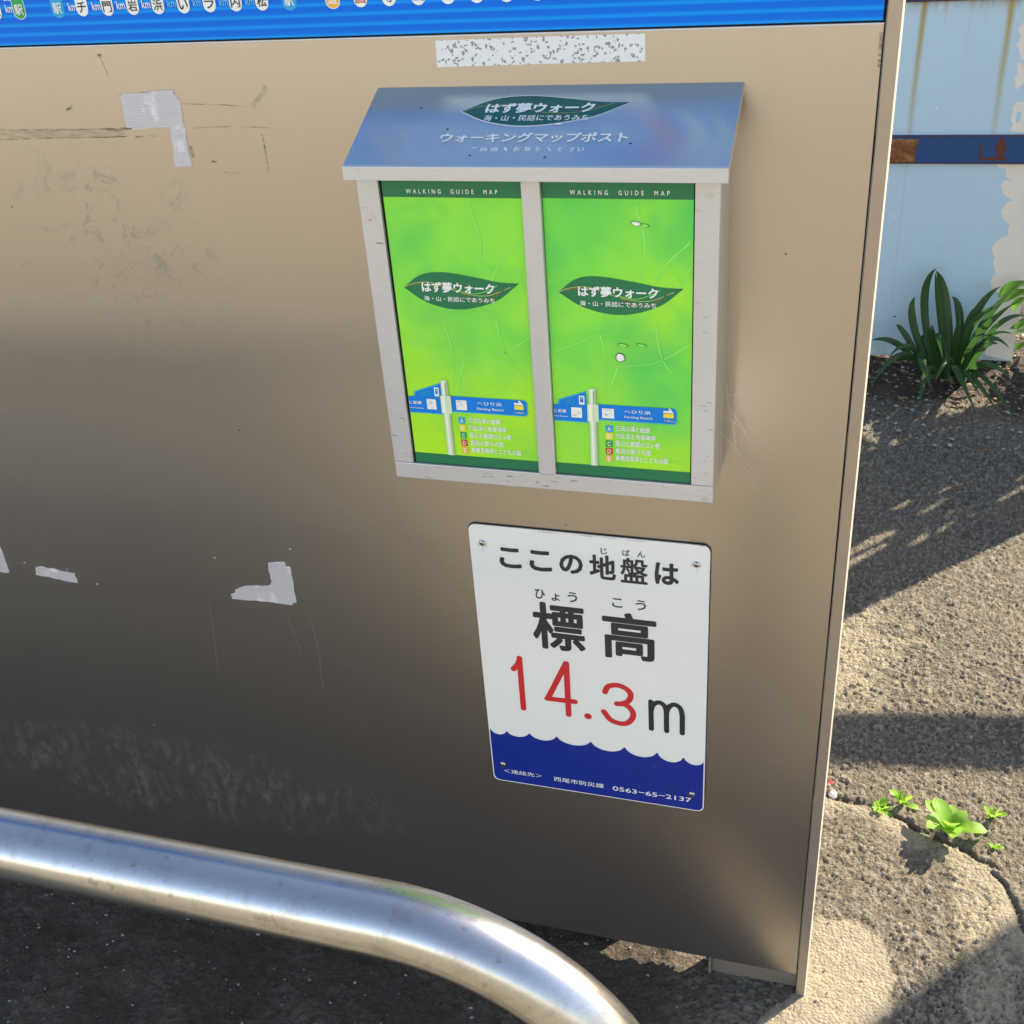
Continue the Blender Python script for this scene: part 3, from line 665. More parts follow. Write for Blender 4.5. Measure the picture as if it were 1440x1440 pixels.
def cover(parent, x0, x1, o, right):
    f = lambda u, v: fx(u, v)
    hb = (f(*((112, 126) if not right else (700, 130))))[1]; hb2 = f(*((620, 126) if not right else (1250, 132)))[1]; hb = (hb+hb2)/2
    poly(FR, [(x0, hb), (x1, hb), (x1, 1.2197), (x0, 1.2197)], HH, M_darkgreen, parent, 'header_band')
    fb = (f(240, 1048)[1]+f(685, 1080)[1])/2 if not right else (f(748, 1087)[1]+f(1232, 1118)[1])/2
    poly(FR, [(x0, zb1+.0013), (x1, zb1+.0013), (x1, fb), (x0, fb)], HH, M_darkgreen, parent, 'footer_band')
    if not right: t0, t1 = (203, 94), (536, 114)
    else: t0, t1 = (797, 98), (1160, 119)
    a0, b0 = f(*t0); a1, b1 = f(*t1)
    letters(FR, 'WALKING  GUIDE  MAP', a0, a1, b1, b0, HH+.0003, M_letterwhite, parent, .012, space=1.9)
    # faint plant lines of the artwork
    W_ = x1-x0; Hh = hb-fb
    def q(a, b): return (x0+W_*a, fb+Hh*b)
    for path, wd in (([(.62, .98), (.68, .86), (.66, .76), (.60, .66)], .0022), ([(.98, .86), (.82, .78), (.72, .68), (.70, .62)], .0020), ([(.99, .78), (.90, .69), (.78, .62)], .0016), ([(.35, .55), (.40, .42), (.38, .28)], .0018), ([(.75, .56), (.80, .44), (.95, .34)], .002), ([(.99, .5), (.7, .42), (.2, .40)], .0014), ([(.48, .40), (.42, .3), (.44, .2), (.5, .12)], .0022), ([(.02, .45), (.25, .50), (.45, .56)], .0012)):
        ribbon(FR, smooth_line([q(*k) for k in path], 8), lambda t, wd=wd: wd*(1-.7*t), HH+.0001, M_vein, parent, 'artwork_line')
    # leaf emblem
    if not right: lt, rt, tp, bt = f(197, 450), f(613, 438), f(335, 396), f(400, 531)
    else: lt, rt, tp, bt = f(757, 468), f(1210, 457), f(895, 411), f(985, 551)
    poly(FR, leafshape(lt, rt, tp, bt), HH+.0003, M_darkgreen, parent, 'leaf_emblem')
    wv = lambda a, b: (lt[0]+(rt[0]-lt[0])*a, lt[1]+(tp[1]-lt[1])*b)
    ribbon(FR, smooth_line([wv(.0, .0), wv(.10, .28), wv(.26, .34), wv(.5, -.2), wv(.72, -.35), wv(.93, .22)], 8), .0007, HH+.0005, M_goldline, parent, 'emblem_line')
    ribbon(FR, smooth_line([wv(.06, .12), wv(.2, .26), wv(.42, .02), wv(.6, -.55), wv(.76, -.5), wv(.88, .12)], 8), .0008, HH+.0005, M_brownline, parent, 'emblem_line')
    ribbon(FR, smooth_line([wv(.45, -.05), wv(.62, -.25), wv(.74, 0), wv(.82, .30)], 8), .0006, HH+.0005, M_vein, parent, 'emblem_line')
    if not right: A, Bq, A2, B2 = (260, 428), (527, 476), (270, 480), (527, 508)
    else: A, Bq, A2, B2 = (827, 444), (1118, 493), (834, 497), (1111, 527)
    def fit(s, A, Bq, off):
        a0, b0 = f(*A); a1, b1 = f(*Bq); letters(FR, s, a0, a1, b1, b0, HH+.0007, M_letterwhite, parent, off)
    fit('はず夢ウォーク', A, Bq, .032); fit('海・山・民話にであうみち', A2, B2, .010)
    # printed signpost
    du, dv = (0, 0) if not right else (528, 30)
    def g(u, v): return f(u+du*(1 if u < 380 else 1.0)+(0 if not right else 0), v+dv) if not right else f(u*1.0+du+(u-360)*.055, v+dv)
    XL = x0+.0006
    def gp(*pts): return [(max(XL, min(x1-.001, p[0])), p[1]) for p in [g(*k) for k in pts]]
    poly(FR, gp((232, 846), (236, 826), (330, 797), (333, 850)), HH+.0002, M_arm2, parent, 'printed_arm')
    poly(FR, gp((238, 846), (242, 829), (330, 801), (333, 850)), HH+.0004, M_arm, parent, 'printed_arm')
    rr = g(642, 884); lx = g(372, 848); rb = g(640, 912)
    for k, (mm, e, hh) in enumerate(((M_arm2, 0, .0005), (M_arm, .0011, .0007))):
        tl, tr, br_, bl = g(366, 847), g(643, 857), g(641, 915), g(368, 904)
        zt_, zb_ = (tl[1]+tr[1])/2-e*.3, (bl[1]+br_[1])/2+e
        poly(FR, [(tl[0], zb_), (tl[0], zt_)]+[(tr[0]-e-.004+.004*math.sin(rad(a)), zt_-.004+.004*math.cos(rad(a))) for a in range(0, 91, 15)]+[(tr[0]-e-.004+.004*math.cos(rad(a)), zb_+.004-.004*math.sin(rad(a))) for a in range(0, 91, 15)], HH+hh, mm, parent, 'printed_arm')
        tl, tr, br_, bl = g(210, 846), g(345, 848), g(347, 908), g(220, 905)
        zt2, zb2 = (tl[1]+tr[1])/2-e*.2, (bl[1]+br_[1])/2+e
        poly(FR, [(XL, zb2), (tr[0], zb2), (tr[0], zt2), (XL, zt2)], HH+hh, mm, parent, 'printed_arm')
    pw = [(p[0], p[1]) for p in (g(334, 788), g(356, 786))]
    cx = (g(345, 786)[0]+g(368, 1050)[0])/2; w2 = .0040
    zp1 = g(345, 786)[1]; zp0 = fb+.0001
    poly(FR, [(cx-w2, zp0), (cx+w2, zp0), (cx+w2, zp1-.001), (cx+w2*.5, zp1), (cx-w2*.5, zp1), (cx-w2, zp1-.001)], HH+.0009, M_polep, parent, 'printed_pole')
    poly(FR, [(cx-w2*.55, zp0+.0002), (cx-w2*.0, zp0+.0002), (cx-w2*.0, zp1-.001), (cx-w2*.55, zp1-.001)], HH+.0011, M_polehi, parent, 'printed_pole')
    poly(FR, [(cx+w2*.55, zp0+.0002), (cx+w2, zp0+.0002), (cx+w2, zp1-.001), (cx+w2*.55, zp1-.001)], HH+.0011, M_polesh, parent, 'printed_pole')
    zk1, zk0 = g(345, 845)[1], g(355, 904)[1]
    poly(FR, [(cx-w2*1.5, zk0-.0006), (cx+w2*1.5, zk0-.0006), (cx+w2*1.5, zk1+.001), (cx-w2*1.5, zk1+.001)], HH+.0013, M_polep, parent, 'printed_pole')
    poly(FR, [(cx-w2*1.1, zk0-.0004), (cx-w2*.2, zk0-.0004), (cx-w2*.2, zk1+.0008), (cx-w2*1.1, zk1+.0008)], HH+.0015, M_polehi, parent, 'printed_pole')
    poly(FR, [(cx+w2*.25, zk1+.001), (cx+w2*.36, zk1+.001), (cx+w2*.36, zp1-.003), (cx+w2*.25, zp1-.003)], HH+.0013, M_black, parent, 'printed_pole')
    def gfit(s, A, Bq, off=.0, mat=M_letterwhite, h=.0011, **kk):
        a0, b0 = g(*A); a1, b1 = g(*Bq)
        if a0 < XL: a0 = XL
        letters(FR, s, a0, a1, min(b0, b1), max(b0, b1), HH+h, mat, parent, off, **kk)
    gfit('と家康', (216, 858), (264, 873), .015); gfit('and Ieyasu', (216, 880), (270, 890), .01)
    gfit('東幡豆駅', (258, 823), (293, 843), .0, mat=M_arm2, h=.0006)
    for (A, Bq) in (((280, 853), (318, 892)), ((386, 857), (428, 895))):
        a0, b0 = g(*A); a1, b1 = g(*Bq); poly(FR, [(a0, b1), (a1, b1), (a1, b0), (a0, b0)], HH+.0011, M_letterwhite, parent, 'printed_square')
        for _ in range(5):
            p0 = (a0+(a1-a0)*random.uniform(.2, .8), b1+(b0-b1)*random.uniform(.2, .8))
            ribbon(FR, smooth_line([p0, (p0[0]+.0015*random.uniform(-1, 1), p0[1]+.0015*random.uniform(-1, 1)), (p0[0]+.003*random.uniform(-1, 1), p0[1]+.002*random.uniform(-1, 1))], 3), .0004, HH+.0013, M_greycap, parent, 'printed_drawing')
    # little train pictogram on the upper arm
    a0, b0 = g(306, 812); a1, b1 = g(326, 845)
    poly(FR, [(a0, b1), (a1, b1), (a1, b0), (a0, b0)], HH+.0006, M_letterwhite, parent, 'printed_pictogram')
    poly(FR, rrect(a0+.0012, a1-.0012, b1+.0025, b0-.0014, .0008, 3), HH+.0008, M_arm, parent, 'printed_pictogram')
    poly(FR, rrect(a0+.0022, a1-.0022, b1+.0062, b0-.0028, .0003, 3), HH+.0010, M_letterwhite, parent, 'printed_pictogram')
    gfit('へひり浜', (463, 862), (553, 881), .012); gfit('Farting Beach', (463, 884), (560, 901), .012)
    a0, b0 = g(597, 866); a1, b1 = g(632, 897)
    poly(FR, [(a0, b1+.0010), (a1, b1+.0010), (a1, b1+.0058), (a0, b1+.0058)], HH+.0011, M_yellow, parent, 'printed_arrow')
    zz = b1+.0078
    poly(FR, [(a0, zz-.0012), (a0, zz+.0012), (a1-.0042, zz+.0012), (a1-.0056, zz+.0038), (a1-.0038, zz+.0040), (a1, zz-.0008), (a1-.0005, zz-.0014)], HH+.0013, M_letterwhite, parent, 'printed_arrow')
    gfit('1.6km', (600, 899), (634, 908), .0, mat=M_yellow)
    rows = (('A', M_cyan, '三河の海と船頭', 118), ('B', M_yellow, '穴弘法と寺部海岸', 138), ('C', M_green, '里山と展望の三ヶ根', 152), ('D', M_redp, '鳥羽火祭りの里', 122), ('E', M_orange, '東幡豆海岸とこどもの国', 180))
    for k, (l, mm, s, ln) in enumerate(rows):
        u0 = 395+k*3.2; v0 = 920+k*27.0
        if right: u0 = 398
        a0, b0 = g(u0, v0); a1, b1 = g(u0+25, v0+25)
        poly(FR, rrect(a0, a1, b1, b0, .0004, 2), HH+.0003, mm, parent, 'course_square')
        a_, b_ = (a0+a1)/2, (b0+b1)/2; letters(FR, l, a_-.0018, a_+.0018, b_-.0025, b_+.0025, HH+.0005, M_letterwhite, parent, .01)
        a0, b0 = g(u0+34, v0+4); a1, b1 = g(u0+34+ln, v0+20+ln*.045)
        zc_ = (b0+b1)/2; hh = .0032
        letters(FR, s, a0, a1, zc_-hh, zc_+hh, HH+.0005, M_letterwhite, parent, .018)
        a2, _ = g(u0+34+ln+42, v0); letters(FR, '(コース)', a1+.0010, a2, zc_-.0026, zc_+.0018, HH+.0005, M_vein, parent, 0)
cover(c1, sL1+.0028, mL-.0012, 0, False); cover(c2, mR+.0006, sR1-.0014, 0, True)
# chips in the right cover: print scraped to the pale sheet, dark edged
for u, v, a, b in ((1038, 220, 13, 5), (1070, 227, 10, 4), (991, 660, 14, 4), (1058, 661, 13, 4), (981, 705, 13, 12)):
    A, Bz = fx(u, v); ra, rb = a/2.571*.00085, b/2.571*.00085; tl = -.7 if u in (981,) else -.15
    for s, mt, hh in ((1.18, M_black, .0006), (1.0, M_letterwhite if b != 4 else M_vein, .0008)):
        pts = []
        for k in range(14):
            t = k*math.pi/7; x, z = ra*s*math.cos(t)*(1+.12*math.sin(3*t)), (rb*s+.0001)*math.sin(t)
            pts.append((A+x*math.cos(tl)-z*math.sin(tl), Bz+x*math.sin(tl)+z*math.cos(tl)))
        poly(FR, pts, HH+hh, mt, c2, 'chipped_print')
# lid
LN = Vector((0, lz0-lz1, -ly1)).normalized()
LN = Vector((0, -(lz0-lz1), -ly1)).normalized()
LID = Frame((0, 0, lz0), (1, 0, 0), (0, -ly1, -(lz1-lz0)), LN); LID.b = Vector((0, -ly1, lz0-lz1)).normalized()
dn = Vector((0, ly1, lz1-lz0)); ll = dn.length
bm = bmesh.new(); th = .0016; lip = .0135
prof = [(-.0005, lz0), (ly1+.0010, lz1+.0004), (ly1-.0004, lz1-.0010), (ly1-.0004, lz1-lip), (ly1+.0014, lz1-lip), (ly1+.0014, lz1-.0026), (-.0005, lz0-th-.0006)]
A = [bm.verts.new((lL, y, z)) for y, z in prof]; Bv = [bm.verts.new((lR, y, z)) for y, z in prof]
bm.faces.new(A); bm.faces.new(Bv[::-1])
for k in range(len(prof)): bm.faces.new((A[k], A[(k+1) % len(prof)], Bv[(k+1) % len(prof)], Bv[k]))
bmesh.ops.recalc_face_normals(bm, faces=bm.faces[:]); lid = obj('lid', bm, M_lid, box)
bm = bmesh.new(); bx(bm, lL-.0006, lR+.0006, ly1-.0018, ly1-.0006, lz1-lip-.0005, lz1-.0008, .0005); obj('lid_lip', bm, M_frame, lid)
for xa in (lL, lR-.0014):
    b = bmesh.new(); pts = [(-.0006, lz0-.0022), (ly1+.0016, lz1-.0028), (ly1+.0016, lz1-lip), (-.0006, lz0-.010)]
    A = [b.verts.new((xa, y, z)) for y, z in pts]; Bv = [b.verts.new((xa+.0014, y, z)) for y, z in pts]
    b.faces.new(A[::-1]); b.faces.new(Bv)
    for k in range(4): b.faces.new((A[k], A[(k+1) % 4], Bv[(k+1) % 4], Bv[k]))
    bmesh.ops.recalc_face_normals(b, faces=b.faces[:]); obj('lid_flange', b, M_side, lid)
LH = .0002
def lx(u, v): return LID.at(620+u/4.8, 110+v/4.8, LH)
lt, rt, tp, bt = lx(133, 225), lx(1292, 160), lx(600, 116), lx(590, 326)
ol = leafshape(lt, rt, tp, bt); cxm = sum(p[0] for p in ol)/len(ol); czm = sum(p[1] for p in ol)/len(ol)
poly(LID, ol, LH, M_letterwhite, lid, 'leaf_emblem_rim')
poly(LID, [(cxm+(a-cxm)*.985, czm+(b-czm)*.955) for a, b in ol], LH+.0002, M_lidgreen, lid, 'leaf_emblem')
wv = lambda a, b: (lt[0]+(rt[0]-lt[0])*a, lt[1]+(tp[1]-lt[1])*b)
ribbon(LID, smooth_line([wv(.02, .0), wv(.12, .3), wv(.3, .4), wv(.5, -.1), wv(.72, -.1), wv(.9, .42)], 8), .0005, LH+.0004, M_goldline, lid, 'emblem_line')
ribbon(LID, smooth_line([wv(.45, -.1), wv(.62, -.2), wv(.76, .1), wv(.86, .42)], 8), .0005, LH+.0004, M_brownline, lid, 'emblem_line')
def lfit(s, A, Bq, off=0.0, mat=M_letterwhite, slant=0.0):
    a0, b0 = lx(*A); a1, b1 = lx(*Bq); letters(LID, s, min(a0, a1), max(a0, a1), min(b0, b1), max(b0, b1), LH+.0004, mat, lid, off, slant=slant)
lfit('はず夢ウォーク', (318, 172), (1030, 232), .035); lfit('海・山・民話にであうみち', (296, 252), (990, 287), .012)
lfit('ウォーキングマップポスト', (10, 371), (1258, 434), .026)
for s, u in (('ー', 225), ('自', 290), ('由', 362), ('、', 437), ('お', 512), ('取', 585), ('り', 655), ('ヽ', 730), ('だ', 805), ('さ', 885), ('い', 945)):
    wd = 20 if s in 'りヽだ、さ' else 34; lfit(s, (u-wd/2, 468 if s not in 'ー' else 470), (u+wd/2, 497 if s not in 'ー' else 476), 0.02, M_letterwhite)
poly(LID, [lx(778, 305), lx(830, 312), lx(800, 317), lx(775, 318)], LH+.0006, M_letterwhite, lid, 'chipped_print')
for u, v in ((462, 68), (1278, 440), (195, 520), (700, 533), (45, 343), (-130, 200), (1650, 40)):
    a, b = lx(u, v); poly(LID, [(a+.0013*math.cos(k*1.05), b+.0012*math.sin(k*1.05)) for k in range(6)], LH, M_gap, lid, 'speck')

# ------------------------------------------------------------------ elevation sign
sg = empty('elevation_sign', (-.283, 0, .345), label='white sign reading 14.3 m in red above navy waves, below the map box', cat='sign')
sx0, sx1, sz0, sz1 = -.4316, -.1343, .3455, .7730
pts = rrect(sx0, sx1, sz0, sz1, .0095, 8); SF = .0032
plate = poly(PANEL, pts, SF, M_white, sg, 'plate', thick=.003)
poly(PANEL, rrect(sx0-.0009, sx1+.0009, sz0-.0006, sz1+.0012, .0100, 8), .0016, M_gap, sg, 'edge_seal', thick=.0014)
def sp(u, v): return PANEL.at(640+u/3.274, 720+v/3.274, SF)
def sfit(s, cu, cv, wd, ht, mat=M_ink, off=.0):
    a, b = sp(cu, cv); a0 = sp(cu-wd/2, cv)[0]; a1 = sp(cu+wd/2, cv)[0]; b1 = sp(cu, cv-ht/2)[1]; b0 = sp(cu, cv+ht/2)[1]
    letters(PANEL, s, a0, a1, b0, b1, SF+.0003, mat, plate, off)
for s, u, v, wd, ht, of in (('こ', 254, 211, 100, 92, .034), ('こ', 393, 225, 103, 94, .034), ('の', 534, 240, 108, 88, .034), ('地', 679, 254, 122, 112, .026), ('盤', 824, 271, 126, 116, .018), ('は', 975, 285, 112, 100, .034),
        ('じ', 685, 180, 30, 27, .014), ('ば', 787, 188, 34, 30, .010), ('ん', 857, 195, 36, 28, .012),
        ('ひ', 391, 377, 46, 44, .014), ('ょ', 463, 392, 38, 34, .014), ('う', 540, 392, 44, 46, .014), ('こ', 747, 418, 48, 42, .014), ('う', 855, 429, 48, 46, .014),
        ('標', 477, 529, 240, 214, .024), ('高', 803, 573, 248, 214, .024)):
    sfit(s, u, v, wd, ht, M_ink, of)
def stroke(pts_, wd, mat, name='lettering', h=SF+.0003):
    poly(PANEL, stroke_pts(pts_, wd), h, mat, plate, name)
def bezsp(*pp): return [(p.x, p.y) for p in smooth_line([sp(*q) for q in pp], 8)]
sw = .0078
stroke([sp(269, 722), sp(290, 700)]+[sp(292, 690)], sw, M_red); stroke([sp(296, 672), sp(315, 903)], sw, M_red, h=SF+.00045)
stroke([sp(510, 697), sp(427, 858)], sw, M_red); stroke([sp(424, 858), sp(552, 873)], sw, M_red, h=SF+.00045); stroke([sp(512, 697), sp(523, 932)], sw, M_red, h=SF+.0006)
a, b = sp(612, 940); poly(PANEL, [(a+.0050*math.cos(k*math.pi/10), b+.0050*math.sin(k*math.pi/10)) for k in range(20)], SF+.0003, M_red, plate, 'lettering')
stroke(bezsp((690, 828), (705, 803), (745, 797), (785, 812), (808, 838), (800, 868), (770, 882), (745, 882)), sw, M_red)
stroke(bezsp((745, 882), (785, 887), (815, 915), (818, 945), (795, 970), (760, 973), (715, 955), (685, 918)), sw, M_red, h=SF+.00045)
mw = .0068
stroke([sp(901, 872), sp(904, 998)], mw, M_ink)
stroke(bezsp((902, 915), (912, 888), (935, 876), (960, 888), (972, 915), (973, 960), (974, 1008)), mw, M_ink, h=SF+.00045)
stroke(bezsp((972, 925), (984, 898), (1008, 886), (1034, 900), (1045, 930), (1046, 970), (1046, 1018)), mw, M_ink, h=SF+.0006)
# waves
cusp = [sp(*q) for q in ((237, 1008), (342, 1018), (467, 1033), (625, 1057), (780, 1082), (930, 1107), (1052, 1130))]
ins = .0016
xl, xr, zb_ = sx0+ins, sx1-ins, sz0+ins
allc = [(xl, cusp[0][1]+.0010)]+cusp+[(xr, cusp[-1][1]-.0030)]
zc0 = sum(c[1] for c in cusp)/len(cusp); top = []
sag = [.0085, .0085, .0100, .0110, .0120, .0125, .0125, .0090]
for k, (a, b) in enumerate(zip(allc, allc[1:])):
    for t in range(10):
        f = t/10; top.append((a[0]+(b[0]-a[0])*f, a[1]+(b[1]-a[1])*f-sag[k]*(1-(2*f-1)**2)**.7))
top.append(allc[-1])
rb_ = .0082
bot = [(xr-rb_+rb_*math.cos(rad(t)), zb_+rb_+rb_*math.sin(rad(t))) for t in range(0, -91, -15)]+[(xl+rb_-rb_*math.sin(rad(t)), zb_+rb_-rb_*math.cos(rad(t))) for t in range(0, 91, 15)]
poly(PANEL, top+bot, SF+.0003, M_navy, plate, 'wave_print')
def nfit(s, A, Bq, off=0.0):
    a0, b0 = sp(*A); a1, b1 = sp(*Bq); dz = (b0+b1)/2; return a0, a1
def row(s, u0, v0, u1, v1, ht, off, space=1.0):
    a0, z0_ = sp(u0, v0); a1, z1_ = sp(u1, v1); zc_ = (z0_+z1_)/2; h2 = ht/3.274*.00084/2
    letters(PANEL, s, a0, a1, zc_-h2, zc_+h2, SF+.0006, M_letterwhite, plate, off, space=space)
row('＜連絡先＞', 225, 1189, 400, 1214, 30, .0, 1.0); row('西尾市防災課', 455, 1228, 685, 1259, 32, .006); row('0563−65−2137', 726, 1270, 1088, 1325, 31, .008)
def screw(parent, fr, u, v, r, h):
    a, b = sp(u, v); bm = bmesh.new()
    o = fr.P(a, b, h)
    prof = [(0, .0022), (r*.55, .0019), (r*.88, .0011), (r, 0)]
    rings = []
    for rr, hh in prof[1:]:
        rings.append([bm.verts.new(o+fr.a*rr*math.cos(k*math.pi/8)+fr.b*rr*math.sin(k*math.pi/8)+fr.n*hh) for k in range(16)])
    for A, B in zip(rings, rings[1:]):
        for k in range(16): bm.faces.new((A[k], B[k], B[(k+1) % 16], A[(k+1) % 16]))
    bm.faces.new(rings[0])
    bmesh.ops.recalc_face_normals(bm, faces=bm.faces[:])
    s = obj('screw', bm, M_screw, parent, smooth=True)
    b2 = bmesh.new(); L = r*.5
    for ax, bx_ in ((L, r*.10), (r*.10, L)):
        vv = [b2.verts.new(o+fr.a*x+fr.b*z+fr.n*.00215) for x, z in ((-ax, -bx_), (ax, -bx_), (ax, bx_), (-ax, bx_))]; b2.faces.new(vv)
    obj('screw_slot', b2, M_gap, s)
for k, (u, v) in enumerate(((125, 142), (1112, 242), (221, 1160), (1090, 1298))):
    a, b = sp(u, v); poly(PANEL, [(a+.0064*math.cos(t*.52)*(1+.2*math.sin(t*2+k)), b-.0008+.0066*math.sin(t*.52)*(1+.2*math.cos(t*3))) for t in range(12)], SF+.00068, M_smudge if k < 2 else M_scuff, plate, 'dirt_ring')
    ribbon(PANEL, smooth_line([(a, b-.004), (a+.0004, b-.010), (a, b-.017)], 4), .0016, SF+.0007, M_smudge, plate, 'dirt_streak')
for pts_, wd in (([(-.16, sz1+.0006), (-.150, sz1+.0012), (-.142, sz1+.0004)], .002), ([(-.235, sz1-.0015), (-.232, sz1-.0018), (-.229, sz1-.0015)], .001), ([(sx1+.0006, .74), (sx1+.0008, .71), (sx1+.0004, .68)], .0016), ([(sx0+.09, sz1-.022+.02), (sx0+.16, sz1-.0012), (sx0+.22, sz1-.0016)], .0008)):
    ribbon(PANEL, smooth_line(pts_, 5), wd, SF+.0008, M_scuff, plate, 'dirt_streak')
for u, v in ((125, 142), (1112, 242), (221, 1160), (1090, 1298)): screw(sg, PANEL, u, v, .0040, SF+.0004)

# cobweb threads between the box and the board, lower right
web = bmesh.new()
for pts_, dy in (([(1018, 585), (1040, 600), (1056, 622)], -.02), ([(1022, 540), (1026, 572), (1050, 610)], -.03), ([(1050, 605), (1040, 640), (1065, 690)], -.004), ([(1016, 610), (1042, 640), (1068, 672)], -.01), ([(1024, 570), (1034, 620), (1036, 650), (1022, 665)], -.02), ([(1010, 560), (1030, 556), (1044, 548)], -.02)):
    P3 = [aty(u, v, dy*(1-k/2.2)) for k, (u, v) in enumerate(pts_)]
    tube(web, smooth_line(P3, 5), .00022, 4)
tag(obj('cobweb', web, M_web), 'thin pale cobweb threads beside the lower right corner of the map box', 'cobweb')

# ------------------------------------------------------------------ guard rail of stainless tube
gr = empty('guard_rail', (-1.1, -.5669, 0), label='polished stainless tube guard rail bending to the ground in front of the board', cat='guard rail')
yb, zr, xb, rb2, rt_ = -.5669, .7506, -.3232, .2159, .03025
path = [(xb+rb2, yb, -.05), (xb+rb2, yb, .25), (xb+rb2, yb, .45)]
path += [(xb+rb2*math.sin(t), yb, zr-rb2+rb2*math.cos(t)) for t in [math.pi/2*(1-k/28) for k in range(29)]]
x2 = -2.15
path += [(x2+(xb-x2)*(1-k/12), yb, zr) for k in range(1, 12)]
path += [(x2-rb2*math.sin(t), yb, zr-rb2+rb2*math.cos(t)) for t in [math.pi/2*(k/24) for k in range(25)]]
path += [(x2-rb2, yb, .3), (x2-rb2, yb, -.05)]
bm = bmesh.new(); tube(bm, path, rt_, 64); o = obj('rail_tube', bm, M_pipe, gr, smooth=True)
for xx in (xb+rb2, x2-rb2):
    bm = bmesh.new(); tube(bm, [(xx, yb, -.012), (xx, yb, .006)], .055, 32); obj('base_flange', bm, M_pipe, gr)

# ------------------------------------------------------------------ blue steel wall behind
WY = 2.35
wl = empty('painted_wall', (-1.5, WY, 0), label='pale blue painted steel wall with a navy rail, rust streaks and peeling paint', cat='wall')
WF = Frame((0, WY, 0), (1, 0, 0), (0, 0, 1), (0, -1, 0))
WXR = .477
def wsheet(xa, xb_, z0, z1, name='steel_sheet'):
    b = bmesh.new(); bx(b, xa, xb_, WY, WY+.03, z0, z1, .001); return obj(name, b, M_wall, wl)
wsheet(-3.2, WXR, .016, .612); wsheet(-3.2, WXR, .688, 1.036); wsheet(-3.2, WXR, 1.112, 1.85)
for z0, z1 in ((.612, .688), (1.037, 1.111)):
    b = bmesh.new(); bx(b, -3.2, .432, WY-.012, WY+.02, z0, z1, .003, 2); r_ = obj('cross_rail', b, M_rail, wl)
    b = bmesh.new(); bx(b, .4325, WXR, WY-.003, WY+.02, z0, z1, .001); obj('rail_end', b, M_peel, wl)
    b = bmesh.new(); bx(b, -3.2, .432, WY-.0135, WY-.0122, z0-.001, z0+.0015); bx(b, -3.2, .432, WY-.0135, WY-.0122, z1-.0015, z1+.001); obj('rust_edge', b, M_rustdk, r_)
RF = Frame((0, WY-.0125, 0), (1, 0, 0), (0, 0, 1), (0, -1, 0))
def rag(fr, pts, h, mat, parent, name, amp, seed, n=7):
    """a ragged-edged flake outline through measured points"""
    rnd = random.Random(seed); out = []
    for i in range(len(pts)):
        a, b = pts[i], pts[(i+1) % len(pts)]
        for k in range(n):
            f = k/n; out.append((a[0]+(b[0]-a[0])*f+amp*rnd.uniform(-1, 1), a[1]+(b[1]-a[1])*f+amp*rnd.uniform(-1, 1)))
    return poly(fr, out, h, mat, parent, name, thick=.0006)
def w7(u, v, fr=WF): return fr.at(1220+u/5.536, v/5.536)
rag(RF, [w7(150, 1082, RF), w7(405, 1082, RF), w7(400, 1110, RF), w7(372, 1180, RF), w7(372, 1262, RF), w7(150, 1268, RF)], .0006, M_rust, wl, 'rust_patch', .0012, 1)
rag(RF, [w7(1010, 1100, RF), w7(1045, 1070, RF), w7(1075, 1110, RF), w7(1082, 1150, RF), w7(1055, 1200, RF), w7(1070, 1245, RF), w7(1000, 1245, RF), w7(1010, 1190, RF), w7(990, 1150, RF)], .0006, M_rustdk, wl, 'rust_patch', .0010, 2, 4)
rag(RF, [w7(868, 1130, RF), w7(890, 1120, RF), w7(885, 1180, RF), w7(890, 1235, RF), w7(870, 1240, RF)], .0006, M_rustdk, wl, 'rust_patch', .0008, 3, 3)
rag(RF, [w7(885, 1232, RF), w7(1010, 1225, RF), w7(1090, 1238, RF), w7(1090, 1250, RF), w7(880, 1248, RF)], .0005, M_rustdk, wl, 'rust_patch', .0008, 5, 4)
# peeled areas: scalloped edges
def scal(pts, seed, amp=.010):
    rnd = random.Random(seed); out = []
    for a, b in zip(pts, pts[1:]):
        d = Vector((b[0]-a[0], b[1]-a[1])); q = Vector((-d.y, d.x)).normalized(); A_ = amp*rnd.uniform(.5, 1.3)
        for k in range(7):
            f = k/7; s = math.sin(math.pi*f)*A_+.0012*rnd.uniform(-1, 1); out.append((a[0]+d.x*f+q.x*s, a[1]+d.y*f+q.y*s))
    out.append(pts[-1]); return out
def c6(u, v): return WF.at(1140+u/2.323, v/2.323)
edge = [c6(605, 533), (c6(640, 555)), c6(655, 590), c6(620, 605), c6(662, 655), c6(622, 690), c6(652, 735), c6(645, 770), c6(597, 800), c6(607, 842), c6(597, 850), c6(606, 895), c6(588, 920), c6(598, 945), c6(640, 960), c6(600, 1010), c6(575, 1050), c6(585, 1120), c6(570, 1160)]
edge = [(min(a, WXR-.012), max(.018, min(.610, b))) for a, b in edge]
sc_ = scal(edge, 4, -.006)
poly(WF, sc_+[(WXR-.001, .018), (WXR-.001, .610)], .0005, M_peel, wl, 'peeled_paint', thick=.0004)
for pp in ([(1150, 210), (1175, 215), (1200, 205), (1218, 170), (1260, 180), (1260, 480), (1195, 455), (1165, 350), (1190, 300), (1180, 240)],
           [(1165, 480), (1200, 500), (1260, 520), (1260, 670), (1210, 650), (1155, 700), (1150, 620), (1165, 560)],
           [(1150, 800), (1218, 795), (1260, 860), (1250, 1035), (1112, 1032), (1130, 970), (1120, 930), (1135, 860)]):
    P_ = [w7(*q) for q in pp]; P_ = [(min(a, WXR-.001), min(b, 1.034)) for a, b in P_]
    rag(WF, P_, .0005, M_peel, wl, 'peeled_paint', .0030, hash(pp[0]) % 97, 4)
